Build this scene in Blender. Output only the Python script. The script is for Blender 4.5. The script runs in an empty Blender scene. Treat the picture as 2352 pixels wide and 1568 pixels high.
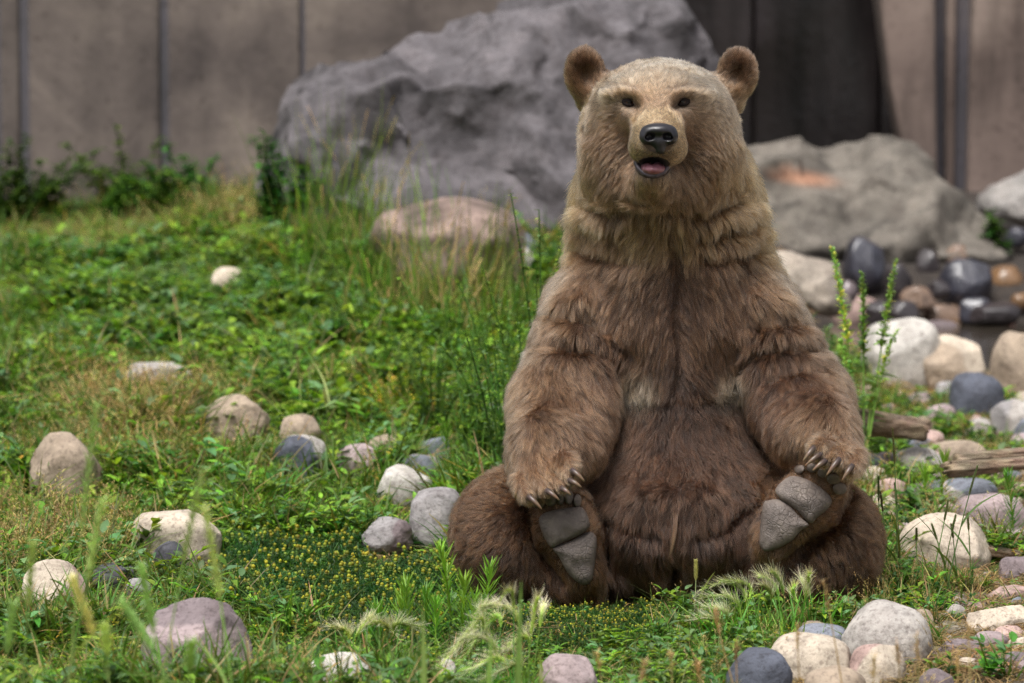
import bpy, bmesh, math, random
import numpy as np
from mathutils import Vector, Matrix, Euler
from mathutils.bvhtree import BVHTree
from mathutils.kdtree import KDTree

# ------------------------------------------------------------------ camera
FPX = 10320.0                      # focal length in pixels of a 2352 x 1568 frame
CAM = np.array((0.0, -12.0, 2.0))
PITCH = math.radians(6.4)
scene = bpy.context.scene
COL = scene.collection
camd = bpy.data.cameras.new('camera')
camd.sensor_width = 36.0
camd.lens = FPX / 2352.0 * 36.0
camd.clip_start = 0.1
camd.clip_end = 400.0
camd.dof.use_dof = True
camd.dof.focus_distance = 11.62
camd.dof.aperture_fstop = 3.6
cam = bpy.data.objects.new('camera', camd)
COL.objects.link(cam)
cam.location = CAM
cam.rotation_euler = (math.radians(90) - PITCH, 0, 0)
scene.camera = cam

# ------------------------------------------------------------------ sky, sun, exposure
SUN_EL, SUN_AZ = math.radians(66), math.radians(-150)   # azimuth from +Y, towards -X
world = bpy.data.worlds.new('World')
scene.world = world
world.use_nodes = True
wn = world.node_tree.nodes
wl = world.node_tree.links
for n in list(wn): wn.remove(n)
sky = wn.new('ShaderNodeTexSky')
sky.sky_type = 'NISHITA'
sky.sun_disc = False
sky.sun_elevation = SUN_EL
sky.sun_rotation = SUN_AZ
sky.air_density = 1.0
sky.dust_density = 6.0
sky.ozone_density = 1.0
hsv = wn.new('ShaderNodeHueSaturation')
hsv.inputs['Saturation'].default_value = 0.30          # thin high cloud greys the sky
bg = wn.new('ShaderNodeBackground')
bg.inputs['Strength'].default_value = 0.098
wo = wn.new('ShaderNodeOutputWorld')
wl.new(sky.outputs[0], hsv.inputs['Color'])
wl.new(hsv.outputs[0], bg.inputs['Color'])
wl.new(bg.outputs[0], wo.inputs['Surface'])
sund = bpy.data.lights.new('sun', 'SUN')
sund.energy = 2.4
sund.angle = math.radians(30)
sund.color = (1.0, 0.975, 0.94)
sun = bpy.data.objects.new('sun', sund)
COL.objects.link(sun)
sdir = Vector((math.sin(SUN_AZ) * math.cos(SUN_EL), math.cos(SUN_AZ) * math.cos(SUN_EL), math.sin(SUN_EL)))
sun.rotation_euler = sdir.to_track_quat('Z', 'Y').to_euler()
sun.location = (0, 0, 10)
scene.view_settings.view_transform = 'Standard'
scene.view_settings.look = 'None'
scene.view_settings.gamma = 1.0
scene.view_settings.use_curve_mapping = False
scene.view_settings.exposure = 0.72
scene.render.engine = 'CYCLES'
cy = scene.cycles
cy.use_denoising = True
cy.denoiser = 'OPENIMAGEDENOISE'
cy.denoising_input_passes = 'RGB_ALBEDO_NORMAL'
cy.denoising_prefilter = 'NONE'              # noisy guides keep the grain of fur and grass
cy.max_bounces = 7
cy.diffuse_bounces = 2
cy.glossy_bounces = 2
cy.transmission_bounces = 4
cy.transparent_max_bounces = 8
cy.caustics_reflective = False
cy.caustics_refractive = False
scene.cycles_curves.shape = 'RIBBONS'
scene.cycles_curves.subdivisions = 2

# ------------------------------------------------------------------ helpers
RNG = np.random.default_rng(11)
random.seed(5)
CP, SP = math.cos(PITCH), math.sin(PITCH)

def ray(px, py):
    """Direction of a photograph pixel (2352 x 1568 frame)."""
    u = (px - 1176.0) / FPX
    v = (784.0 - py) / FPX
    return np.array((u, CP + v * SP, -SP + v * CP))

def P(px, py, y):
    """Point on the pixel's ray in the vertical plane at depth y."""
    d = ray(px, py)
    return CAM + d * ((y - CAM[1]) / d[1])

def project(pts):
    """World points to photograph pixels."""
    q = np.asarray(pts) - CAM
    zf = q[..., 1] * CP - q[..., 2] * SP
    up = q[..., 1] * SP + q[..., 2] * CP
    return np.stack([1176 + FPX * q[..., 0] / zf, 784 - FPX * up / zf], -1)

def sstep(a, b, x):
    t = np.clip((np.asarray(x, float) - a) / (b - a), 0, 1)
    return t * t * (3 - 2 * t)

_nrng = np.random.default_rng(3)
_NT = _nrng.random((64, 64, 64)).astype(np.float32)
def vnoise(p, freq):
    """Smooth value noise in -1..1, p (n,3)."""
    q = np.asarray(p, np.float32) * freq + 100.0
    i = np.floor(q).astype(np.int64)
    f = q - i
    f = f * f * (3 - 2 * f)
    i0 = i & 63
    i1 = (i + 1) & 63
    x0, y0, z0 = i0[:, 0], i0[:, 1], i0[:, 2]
    x1, y1, z1 = i1[:, 0], i1[:, 1], i1[:, 2]
    fx, fy, fz = f[:, 0], f[:, 1], f[:, 2]
    def L(a, b, t): return a + (b - a) * t
    v = L(L(L(_NT[x0, y0, z0], _NT[x1, y0, z0], fx), L(_NT[x0, y1, z0], _NT[x1, y1, z0], fx), fy),
          L(L(_NT[x0, y0, z1], _NT[x1, y0, z1], fx), L(_NT[x0, y1, z1], _NT[x1, y1, z1], fx), fy), fz)
    return v * 2 - 1

def fbm(p, freq, octs=4, gain=0.5):
    a, s, t = 1.0, 0.0, 0.0
    p = np.asarray(p, np.float32)
    for k in range(octs):
        s = s + a * vnoise(p + 7.3 * k, freq * 2.03 ** k)
        t += a
        a *= gain
    return s / t

def srgb(r, g, b):
    def f(c):
        c = c / 255.0
        return c / 12.92 if c <= 0.04045 else ((c + 0.055) / 1.055) ** 2.4
    return (f(r), f(g), f(b))

def tag(o, label=None, cat=None, group=None, kind=None):
    if label: o['label'] = label
    if cat: o['category'] = cat
    if group: o['group'] = group
    if kind: o['kind'] = kind
    return o

def link(o, parent=None):
    COL.objects.link(o)
    if parent is not None:
        o.parent = parent
    return o

def empty(name, loc):
    o = bpy.data.objects.new(name, None)
    o.location = loc
    o.empty_display_size = 0.1
    return link(o)

def mesh_np(name, v, faces, mat=None, smooth=True, cols=None):
    """Mesh from numpy vertices and one array (or a list of arrays) of tris / quads."""
    me = bpy.data.meshes.new(name)
    if not isinstance(faces, (list, tuple)): faces = [faces]
    faces = [np.asarray(f, np.int32) for f in faces if len(f)]
    v = np.asarray(v, np.float32)
    me.vertices.add(len(v))
    me.vertices.foreach_set('co', v.ravel())
    nl = sum(f.size for f in faces)
    nf = sum(len(f) for f in faces)
    me.loops.add(nl)
    me.loops.foreach_set('vertex_index', np.concatenate([f.ravel() for f in faces]))
    me.polygons.add(nf)
    tot = np.concatenate([np.full(len(f), f.shape[1], np.int32) for f in faces])
    st = np.concatenate([[0], np.cumsum(tot)[:-1]]).astype(np.int32)
    me.polygons.foreach_set('loop_start', st)
    me.polygons.foreach_set('loop_total', tot)
    me.update(calc_edges=True)
    if smooth:
        me.polygons.foreach_set('use_smooth', np.ones(nf, bool))
    if cols is not None:
        a = me.attributes.new('tint', 'FLOAT_COLOR', 'POINT')
        c = np.ones((len(v), 4), np.float32)
        c[:, :3] = cols
        a.data.foreach_set('color', c.ravel())
    if mat is not None: me.materials.append(mat)
    return me

def obj_np(name, v, faces, mat=None, parent=None, smooth=True, cols=None):
    o = bpy.data.objects.new(name, mesh_np(name, v, faces, mat, smooth, cols))
    return link(o, parent)

# ---- surface nets: closed mesh from a sampled distance field
def surface_nets(F, org, h):
    nx, ny, nz = F.shape
    ins = F < 0
    cnt = np.zeros((nx - 1, ny - 1, nz - 1), np.float32)
    acc = np.zeros((nx - 1, ny - 1, nz - 1, 3), np.float32)
    corners = [(0, 0, 0), (1, 0, 0), (0, 1, 0), (1, 1, 0), (0, 0, 1), (1, 0, 1), (0, 1, 1), (1, 1, 1)]
    edges = [(0, 1), (2, 3), (4, 5), (6, 7), (0, 2), (1, 3), (4, 6), (5, 7), (0, 4), (1, 5), (2, 6), (3, 7)]
    sub = lambda A, c: A[c[0]:nx - 1 + c[0], c[1]:ny - 1 + c[1], c[2]:nz - 1 + c[2]]
    csum = sum(sub(ins, c).astype(np.int8) for c in corners)
    act = (csum > 0) & (csum < 8)
    idx = np.argwhere(act)
    fv = np.stack([F[idx[:, 0] + c[0], idx[:, 1] + c[1], idx[:, 2] + c[2]] for c in corners], 1)
    C = np.array(corners, np.float32)
    a = np.zeros((len(idx), 3), np.float32)
    n = np.zeros(len(idx), np.float32)
    for i, j in edges:
        fi, fj = fv[:, i], fv[:, j]
        m = (fi < 0) != (fj < 0)
        t = np.where(m, fi / np.where(m, fi - fj, 1), 0)
        a += np.where(m[:, None], C[i] + (C[j] - C[i]) * t[:, None], 0)
        n += m
    v = (idx + a / n[:, None]) * h + org
    vid = np.full(act.shape, -1, np.int32)
    vid[act] = np.arange(len(idx))
    quads = []
    for ax in range(3):
        u, w = [(1, 2), (2, 0), (0, 1)][ax]
        s0 = [slice(1, -1)] * 3
        s0[ax] = slice(0, -1)
        s1 = list(s0)
        s1[ax] = slice(1, None)
        A, B = ins[tuple(s0)], ins[tuple(s1)]
        e = np.argwhere(A != B)
        flip = A[e[:, 0], e[:, 1], e[:, 2]]
        base = e.copy()
        for k in range(3):
            if k != ax: base[:, k] += 1
        def cell(du, dw):
            q = base.copy()
            q[:, u] -= du
            q[:, w] -= dw
            return vid[q[:, 0], q[:, 1], q[:, 2]]
        q = np.stack([cell(1, 1), cell(0, 1), cell(0, 0), cell(1, 0)], 1)
        q[~flip] = q[~flip][:, ::-1]
        quads.append(q[(q >= 0).all(1)])
    return v, np.concatenate(quads)

class Field:
    """Sampled distance field with smooth unions."""
    def __init__(s, lo, hi, h):
        s.lo = np.array(lo, np.float32)
        s.h = h
        s.n = np.ceil((np.array(hi) - s.lo) / h).astype(int) + 1
        s.F = np.full(tuple(s.n), 0.5, np.float32)
    def _win(s, lo, hi):
        a = np.clip(np.floor((np.array(lo) - s.lo) / s.h).astype(int), 0, s.n)
        b = np.clip(np.ceil((np.array(hi) - s.lo) / s.h).astype(int) + 1, 0, s.n)
        ax = [np.arange(a[k], b[k], dtype=np.float32) * s.h + s.lo[k] for k in range(3)]
        return tuple(slice(a[k], b[k]) for k in range(3)), ax
    def _mix(s, w, d, k, sub):
        A = s.F[w]
        if sub:
            d = -d
            hh = np.clip(0.5 - 0.5 * (d - A) / k, 0, 1)
            s.F[w] = d * (1 - hh) + A * hh + k * hh * (1 - hh) if False else np.maximum(A, d) + np.maximum(k - np.abs(A - d), 0) ** 2 * 0.25 / k
        else:
            s.F[w] = np.minimum(A, d) - np.maximum(k - np.abs(A - d), 0) ** 2 * 0.25 / k
    def ell(s, c, r, k=0.03, rot=None, sub=False):
        c = np.array(c, float)
        r = np.array(r, float)
        m = r.max() + 2.5 * k + 0.06
        w, ax = s._win(c - m, c + m)
        X, Y, Z = np.meshgrid(*[ax[i] - c[i] for i in range(3)], indexing='ij')
        if rot is not None:
            R = np.array(Euler(rot).to_matrix()).T
            X, Y, Z = [R[i, 0] * X + R[i, 1] * Y + R[i, 2] * Z for i in range(3)]
        k0 = np.sqrt((X / r[0]) ** 2 + (Y / r[1]) ** 2 + (Z / r[2]) ** 2)
        k1 = np.sqrt((X / r[0] ** 2) ** 2 + (Y / r[1] ** 2) ** 2 + (Z / r[2] ** 2) ** 2)
        s._mix(w, (k0 * (k0 - 1) / np.maximum(k1, 1e-6)).astype(np.float32), k, sub)
    def cap(s, a, b, ra, rb, k=0.03, sub=False):
        a = np.array(a, float)
        b = np.array(b, float)
        m = max(ra, rb) + 2.5 * k + 0.06
        w, ax = s._win(np.minimum(a, b) - m, np.maximum(a, b) + m)
        X, Y, Z = np.meshgrid(*[ax[i] - a[i] for i in range(3)], indexing='ij')
        d = b - a
        t = np.clip((X * d[0] + Y * d[1] + Z * d[2]) / (d @ d), 0, 1)
        q = np.sqrt((X - t * d[0]) ** 2 + (Y - t * d[1]) ** 2 + (Z - t * d[2]) ** 2)
        s._mix(w, (q - (ra + (rb - ra) * t)).astype(np.float32), k, sub)
    def mesh(s):
        return surface_nets(s.F, s.lo, s.h)

def smooth_mesh(v, q, it=2, lam=0.5):
    e = np.concatenate([q[:, [0, 1]], q[:, [1, 2]], q[:, [2, 3]], q[:, [3, 0]]])
    n = len(v)
    deg = np.bincount(e[:, 0], minlength=n) + np.bincount(e[:, 1], minlength=n)
    for _ in range(it):
        s = np.zeros_like(v)
        for k in range(3):
            s[:, k] = np.bincount(e[:, 0], v[e[:, 1], k], n) + np.bincount(e[:, 1], v[e[:, 0], k], n)
        v = v + lam * (s / np.maximum(deg, 1)[:, None] - v)
    return v

def vert_normals(v, q):
    fn = np.cross(v[q[:, 2]] - v[q[:, 0]], v[q[:, 3 if q.shape[1] == 4 else 1]] - v[q[:, 1 if q.shape[1] == 4 else 0]])
    if q.shape[1] == 3:
        fn = np.cross(v[q[:, 1]] - v[q[:, 0]], v[q[:, 2]] - v[q[:, 0]])
    n = np.zeros_like(v)
    for k in range(3):
        for c in range(q.shape[1]):
            n[:, k] += np.bincount(q[:, c], fn[:, k], len(v))
    return n / np.maximum(np.linalg.norm(n, axis=1, keepdims=True), 1e-9)

# ---- materials
def new_mat(name):
    m = bpy.data.materials.new(name)
    m.use_nodes = True
    nt = m.node_tree
    for n in list(nt.nodes): nt.nodes.remove(n)
    out = nt.nodes.new('ShaderNodeOutputMaterial')
    return m, nt, out

def N(nt, t, **kw):
    n = nt.nodes.new(t)
    for k, v in kw.items():
        if k in n.inputs: n.inputs[k].default_value = v
        else: setattr(n, k, v)
    return n

def ramp(nt, stops, fac):
    r = nt.nodes.new('ShaderNodeValToRGB')
    el = r.color_ramp.elements
    while len(el) < len(stops): el.new(0.5)
    for e, (p, c) in zip(el, stops):
        e.position = p
        e.color = (*c, 1) if len(c) == 3 else c
    nt.links.new(fac, r.inputs[0])
    return r

def noise(nt, vec, scale, detail=6, rough=0.55, dist=0.0):
    n = nt.nodes.new('ShaderNodeTexNoise')
    n.inputs['Scale'].default_value = scale
    n.inputs['Detail'].default_value = detail
    n.inputs['Roughness'].default_value = rough
    n.inputs['Distortion'].default_value = dist
    if vec is not None: nt.links.new(vec, n.inputs['Vector'])
    return n

def mixc(nt, fac, a, b, mode='MIX'):
    m = nt.nodes.new('ShaderNodeMix')
    m.data_type = 'RGBA'
    m.blend_type = mode
    for sock, val in ((m.inputs[0], fac), (m.inputs[6], a), (m.inputs[7], b)):
        if hasattr(val, 'is_output') or hasattr(val, 'links'): nt.links.new(val, sock)
        elif isinstance(val, (int, float)): sock.default_value = val
        else: sock.default_value = (*val, 1) if len(val) == 3 else val
    return m.outputs[2]

def bump(nt, height, strength=0.3, dist=0.01, normal=None):
    b = nt.nodes.new('ShaderNodeBump')
    b.inputs['Strength'].default_value = strength
    b.inputs['Distance'].default_value = dist
    nt.links.new(height, b.inputs['Height'])
    if normal is not None: nt.links.new(normal, b.inputs['Normal'])
    return b.outputs[0]

# ================================================================== ground, creek, walls
def gheight(x, y):
    x = np.asarray(x, float)
    y = np.asarray(y, float)
    left = 0.30 * sstep(0.2, 8.0, y)
    right = -0.02 * sstep(1.5, 4.5, y) - 0.14 * sstep(4.8, 6.2, y) + 0.30 * sstep(6.6, 7.5, y) + 0.18 * sstep(7.6, 9.6, y)
    m = sstep(0.75, 1.55, x + 0.06 * np.sin(y * 2.1))
    z = left * (1 - m) + right * m + 0.27 * np.exp(-((x + .40) / .95) ** 2 - ((y - 5.6) / 1.7) ** 2)
    p = np.stack([x, y, np.zeros_like(x)], -1).reshape(-1, 3)
    bmp = (0.035 * fbm(p, 1.3, 3) + 0.012 * vnoise(p, 5.0)).reshape(x.shape)
    return z + bmp * sstep(40, 15, np.abs(x)) - 0.012

def ghit(px, py):
    """Point where a pixel's ray meets the ground."""
    d = ray(px, py)
    t = np.linspace(7, 24, 1200)
    p = CAM[None] + d[None] * (t / d[1])[:, None]
    dz = p[:, 2] - gheight(p[:, 0], p[:, 1])
    k = np.argmax(dz < 0)
    if dz[k] >= 0: return p[-1]
    a = dz[k - 1] / (dz[k - 1] - dz[k])
    return p[k - 1] + (p[k] - p[k - 1]) * a

def build_ground():
    xs = np.concatenate([np.linspace(-120, -6, 12), np.linspace(-5.5, 6, 300), np.linspace(6.5, 120, 12)])
    ys = np.concatenate([np.linspace(-60, -5, 10), np.linspace(-4.5, 11, 380), np.linspace(11.5, 140, 14)])
    X, Y = np.meshgrid(xs, ys, indexing='ij')
    Z = gheight(X, Y)
    v = np.stack([X, Y, Z], -1).reshape(-1, 3)
    nx, ny = len(xs), len(ys)
    i = np.arange(nx * ny).reshape(nx, ny)
    q = np.stack([i[:-1, :-1], i[1:, :-1], i[1:, 1:], i[:-1, 1:]], -1).reshape(-1, 4)
    m, nt, out = new_mat('ground_soil')
    geo = N(nt, 'ShaderNodeNewGeometry')
    n1 = noise(nt, geo.outputs['Position'], 1.6, 6, .6)
    n2 = noise(nt, geo.outputs['Position'], 26, 8, .65)
    n3 = noise(nt, geo.outputs['Position'], 140, 5, .6)
    soil = ramp(nt, [(.3, srgb(66, 56, 44)), (.5, srgb(104, 90, 70)), (.7, srgb(146, 130, 104))], n2.outputs['Fac'])
    green = ramp(nt, [(.35, srgb(44, 62, 28)), (.65, srgb(78, 92, 44))], n2.outputs['Fac'])
    mk = ramp(nt, [(.38, (0, 0, 0)), (.56, (1, 1, 1))], n1.outputs['Fac'])
    sx = N(nt, 'ShaderNodeSeparateXYZ')
    nt.links.new(geo.outputs['Position'], sx.inputs[0])
    mr = N(nt, 'ShaderNodeMapRange')                      # bare grit on the right bank
    mr.inputs['From Min'].default_value = 0.8
    mr.inputs['From Max'].default_value = 1.25
    nt.links.new(sx.outputs[0], mr.inputs['Value'])
    c = mixc(nt, mk.outputs[0], soil.outputs[0], green.outputs[0])
    grit = ramp(nt, [(.3, srgb(96, 86, 76)), (.52, srgb(150, 140, 128)), (.7, srgb(186, 176, 164))], n2.outputs['Fac'])
    c = mixc(nt, mr.outputs[0], c, grit.outputs[0])
    my = N(nt, 'ShaderNodeMapRange')                      # wet creek bank
    my.inputs['From Min'].default_value = 4.6
    my.inputs['From Max'].default_value = 5.3
    nt.links.new(sx.outputs[1], my.inputs['Value'])
    mx = N(nt, 'ShaderNodeMath', operation='MULTIPLY')
    nt.links.new(my.outputs[0], mx.inputs[0]); nt.links.new(mr.outputs[0], mx.inputs[1])
    wetc = ramp(nt, [(.3, srgb(30, 26, 24)), (.6, srgb(58, 50, 44)), (.75, srgb(82, 70, 58))], n2.outputs['Fac'])
    c = mixc(nt, mx.outputs[0], c, wetc.outputs[0])
    b = N(nt, 'ShaderNodeBsdfPrincipled', Roughness=0.95)
    nt.links.new(c, b.inputs['Base Color'])
    hb = mixc(nt, .4, n2.outputs['Color'], n3.outputs['Color'])
    nt.links.new(bump(nt, hb, .9, .02), b.inputs['Normal'])
    nt.links.new(b.outputs[0], out.inputs[0])
    tag(obj_np('ground', v, q, m), kind='structure')

    m, nt, out = new_mat('creek_water')
    tc = N(nt, 'ShaderNodeTexCoord')
    n1 = noise(nt, tc.outputs['Object'], 9, 4, .5, .4)
    b = N(nt, 'ShaderNodeBsdfPrincipled', Roughness=0.06, IOR=1.33)
    b.inputs['Base Color'].default_value = (.055, .045, .035, 1)
    b.inputs['Transmission Weight'].default_value = 0.35
    nt.links.new(bump(nt, n1.outputs['Fac'], .25, .02), b.inputs['Normal'])
    nt.links.new(b.outputs[0], out.inputs[0])
    xs = np.linspace(1.15, 5.8, 40)
    ys = np.linspace(5.2, 7.2, 24)
    X, Y = np.meshgrid(xs, ys, indexing='ij')
    v = np.stack([X, Y, np.full_like(X, -0.045)], -1).reshape(-1, 3)
    i = np.arange(v.shape[0]).reshape(40, 24)
    q = np.stack([i[:-1, :-1], i[1:, :-1], i[1:, 1:], i[:-1, 1:]], -1).reshape(-1, 4)
    tag(obj_np('creek_water', v, q, m), kind='structure')
build_ground()

# ---- walls
def concrete(name, c0, c1, c2, streak=0.0, wet=False):
    m, nt, out = new_mat(name)
    tc = N(nt, 'ShaderNodeTexCoord')
    geo = N(nt, 'ShaderNodeNewGeometry')
    mp = N(nt, 'ShaderNodeMapping')
    mp.inputs['Scale'].default_value = (1, 1, .10)
    nt.links.new(geo.outputs['Position'], mp.inputs[0])
    n1 = noise(nt, geo.outputs['Position'], 1.5, 7, .62, .3)
    n2 = noise(nt, geo.outputs['Position'], 22, 6, .6)
    n3 = noise(nt, mp.outputs[0], 5.5, 6, .6, .2)
    c = ramp(nt, [(.30, c0), (.52, c1), (.72, c2)], n1.outputs['Fac'])
    st = ramp(nt, [(.36, tuple(x * .45 for x in c0)), (.56, (1, 1, 1))], n3.outputs['Fac'])
    c = mixc(nt, streak, c.outputs[0], st.outputs[0], 'MULTIPLY')
    sp = ramp(nt, [(.30, (.45, .42, .40)), (.42, (1, 1, 1))], n2.outputs['Fac'])
    c = mixc(nt, .7, c, sp.outputs[0], 'MULTIPLY')
    b = N(nt, 'ShaderNodeBsdfPrincipled', Roughness=0.28 if wet else 0.9)
    nt.links.new(c, b.inputs['Base Color'])
    h = mixc(nt, .5, n2.outputs['Color'], n3.outputs['Color'] if streak > .5 else n1.outputs['Color'])
    nt.links.new(bump(nt, h, .5, .02), b.inputs['Normal'])
    nt.links.new(b.outputs[0], out.inputs[0])
    return m

def slab(name, outline, y0, y1, mat, parent, jit=0.0, amp=0.0):
    """Panel: outline of (x, z) points extruded from depth y0 to y1, front face subdivided and uneven."""
    bm = bmesh.new()
    vs = [bm.verts.new((x, y0, z)) for x, z in outline]
    f = bm.faces.new(vs)
    r = bmesh.ops.extrude_face_region(bm, geom=[f])
    for e in r['geom']:
        if isinstance(e, bmesh.types.BMVert): e.co.y = y1
    bmesh.ops.recalc_face_normals(bm, faces=bm.faces)
    bmesh.ops.bevel(bm, geom=[e for e in bm.edges], offset=.018, segments=2, affect='EDGES', profile=.6)
    if amp:
        bmesh.ops.triangulate(bm, faces=bm.faces)
        for _ in range(5):
            bmesh.ops.subdivide_edges(bm, edges=[e for e in bm.edges if e.calc_length() > .16], cuts=1)
        bmesh.ops.triangulate(bm, faces=bm.faces)
        co = np.array([v.co for v in bm.verts])
        d = fbm(co, 1.7, 5) * amp
        for v, k in zip(bm.verts, d): v.co.y += k
    me = bpy.data.meshes.new(name)
    bm.to_mesh(me)
    bm.free()
    me.materials.append(mat)
    for p in me.polygons: p.use_smooth = amp > 0
    o = link(bpy.data.objects.new(name, me), parent)
    o.matrix_parent_inverse = parent.matrix_world.inverted() if False else Matrix.Translation(-parent.location)
    return o

def build_walls():
    cw = concrete('wall_concrete', srgb(64, 56, 55), srgb(108, 97, 92), srgb(144, 131, 121), .2)
    cb = concrete('wall_joint_stain', srgb(70, 68, 72), srgb(88, 84, 90), srgb(104, 98, 100))
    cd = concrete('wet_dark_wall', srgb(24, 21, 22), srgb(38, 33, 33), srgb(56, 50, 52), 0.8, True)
    cr = concrete('streaked_wall', srgb(98, 84, 78), srgb(126, 110, 102), srgb(150, 134, 124), 0.55)
    X = lambda px, y: P(px, 300, y)[0]
    w = empty('concrete_wall', (-1.5, 8.2, 0.25))
    tag(w, 'pale concrete wall with dark vertical joints behind the grass bank', 'wall')
    e = [X(-1500, 8) - 3, X(-640, 8), X(-330, 8), X(-8, 8), X(57, 8), X(378, 8), X(696, 8), X(1206, 8)]
    g = [.02, .02, .02, .02, .018, .010, .006]
    for i in range(7):
        a = e[i] + (g[i - 1] if i else 0)
        b = e[i + 1] - (g[i] if i < 6 else 0)
        slab('wall_panel', [(a, -.1), (b, -.1), (b, 3.4), (a, 3.4)], 8.0 + .006 * (i % 2), 8.35, cw, w, 0, .012)
    slab('joint_backing', [(e[0], -.1), (e[-1] - .06, -.1), (e[-1] - .06, 3.36), (e[0], 3.36)], 8.022, 8.3, cb, w)
    slab('wall_return', [(e[-1] - .30, -.1), (e[-1] - .02, -.1), (e[-1] - .02, 3.38), (e[-1] - .30, 3.38)], 8.36, 10.0, cd, w)
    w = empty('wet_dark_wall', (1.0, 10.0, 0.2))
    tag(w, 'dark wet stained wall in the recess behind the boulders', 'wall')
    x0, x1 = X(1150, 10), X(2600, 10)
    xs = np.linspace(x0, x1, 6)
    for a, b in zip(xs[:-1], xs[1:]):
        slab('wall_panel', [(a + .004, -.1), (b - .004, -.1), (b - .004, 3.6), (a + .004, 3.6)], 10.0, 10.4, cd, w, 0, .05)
    w = empty('streaked_rock_wall', (2.3, 9.6, 0.25))
    tag(w, 'brown streaked wall with a dark cleft beyond the creek', 'wall')
    Xr = lambda px, py: (P(px, py, 9.5)[0], P(px, py, 9.5)[2])
    l0, l1, l2 = Xr(2022, 0), Xr(2045, 200), Xr(2090, 420)
    r0, r1, r2 = Xr(2148, 0), Xr(2150, 200), Xr(2160, 430)
    slab('wall_panel', [(l2[0] + .03, -.1), (r2[0], -.1), (r1[0], r1[1]), (r0[0], r0[1]), (r0[0] - .01, 3.4), (l0[0] - .12, 3.4), l0, l1, l2], 9.5, 9.95, cr, w, 0, .03)
    a0, a1 = Xr(2180, 0), Xr(2204, 0)
    slab('wall_panel', [(a0[0], -.1), (a1[0], -.1), (a1[0] - .01, 3.4), (a0[0] - .01, 3.4)], 9.62, 9.96, cr, w, 0, .03)
    b0, b1 = Xr(2235, 0), Xr(2222, 430)
    slab('joint_backing', [(r0[0] - .05, -.1), (b0[0] + .06, -.1), (b0[0] + .06, 3.38), (r0[0] - .05, 3.38)], 9.66, 9.94, cb, w)
    slab('wall_panel', [(b1[0], -.1), (8.0, -.1), (8.0, 3.4), (b0[0] + .01, 3.4), b0], 9.5, 9.97, cr, w, 0, .03)
build_walls()

# ---- rock materials
def rock_mat(name, rough=.85, spec_scale=90.0, wet=False, contrast=1.0):
    m, nt, out = new_mat(name)
    tc = N(nt, 'ShaderNodeTexCoord')
    oi = N(nt, 'ShaderNodeObjectInfo')
    add = N(nt, 'ShaderNodeVectorMath', operation='MULTIPLY_ADD')
    cmb = N(nt, 'ShaderNodeCombineXYZ')
    for k in range(3): nt.links.new(oi.outputs['Random'], cmb.inputs[k])
    nt.links.new(cmb.outputs[0], add.inputs[0])
    add.inputs[1].default_value = (37, 53, 71)
    nt.links.new(tc.outputs['Object'], add.inputs[2])
    at = N(nt, 'ShaderNodeAttribute', attribute_name='tint')
    n1 = noise(nt, add.outputs[0], 7, 7, .62, .4)
    n2 = noise(nt, add.outputs[0], spec_scale, 5, .6)
    n3 = noise(nt, add.outputs[0], 28, 8, .7)
    v1 = ramp(nt, [(.28, (.50, .47, .46)), (.5, (.95, .95, .95)), (.74, (1.25, 1.22, 1.2))], n1.outputs['Fac'])
    c = mixc(nt, .85 * contrast, at.outputs['Color'], v1.outputs[0], 'MULTIPLY')
    v2 = ramp(nt, [(.32, (.40, .37, .36)), (.47, (1, 1, 1)), (.70, (1.15, 1.15, 1.15))], n3.outputs['Fac'])
    c = mixc(nt, .75 * contrast, c, v2.outputs[0], 'MULTIPLY')
    v3 = ramp(nt, [(.34, (.45, .42, .42)), (.48, (1, 1, 1))], n2.outputs['Fac'])
    c = mixc(nt, .7, c, v3.outputs[0], 'MULTIPLY')
    vor = N(nt, 'ShaderNodeTexVoronoi', feature='DISTANCE_TO_EDGE', Scale=4.5)
    wv = N(nt, 'ShaderNodeVectorMath', operation='MULTIPLY_ADD')
    nt.links.new(n1.outputs['Color'], wv.inputs[0])
    wv.inputs[1].default_value = (.5, .5, .5)
    nt.links.new(add.outputs[0], wv.inputs[2])
    nt.links.new(wv.outputs[0], vor.inputs['Vector'])
    vn = ramp(nt, [(0, (1.35, 1.32, 1.3)), (.018, (1, 1, 1))], vor.outputs['Distance'])
    vmask = ramp(nt, [(.5, (0, 0, 0)), (.62, (.7, .7, .7))], n1.outputs['Fac'])
    c = mixc(nt, vmask.outputs[0], c, mixc(nt, 1.0, c, vn.outputs[0], 'MULTIPLY'))
    b = N(nt, 'ShaderNodeBsdfPrincipled', Roughness=rough)
    if wet: b.inputs['Coat Weight'].default_value = .6; b.inputs['Coat Roughness'].default_value = .12
    nt.links.new(c, b.inputs['Base Color'])
    h = mixc(nt, .35, n3.outputs['Color'], n2.outputs['Color'])
    nt.links.new(bump(nt, h, .7, .014), b.inputs['Normal'])
    nt.links.new(b.outputs[0], out.inputs[0])
    return m
M_STONE = rock_mat('river_stone')
M_WET = rock_mat('wet_stone', .35, wet=True)
M_ROCK = rock_mat('boulder_rock', .9, 60, contrast=1.15)

_ICO = {}
def ico(n):
    if n not in _ICO:
        bm = bmesh.new()
        bmesh.ops.create_icosphere(bm, subdivisions=n, radius=1)
        _ICO[n] = (np.array([v.co[:] for v in bm.verts]), np.array([[v.index for v in f.verts] for f in bm.faces]))
        bm.free()
    return _ICO[n]

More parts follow.
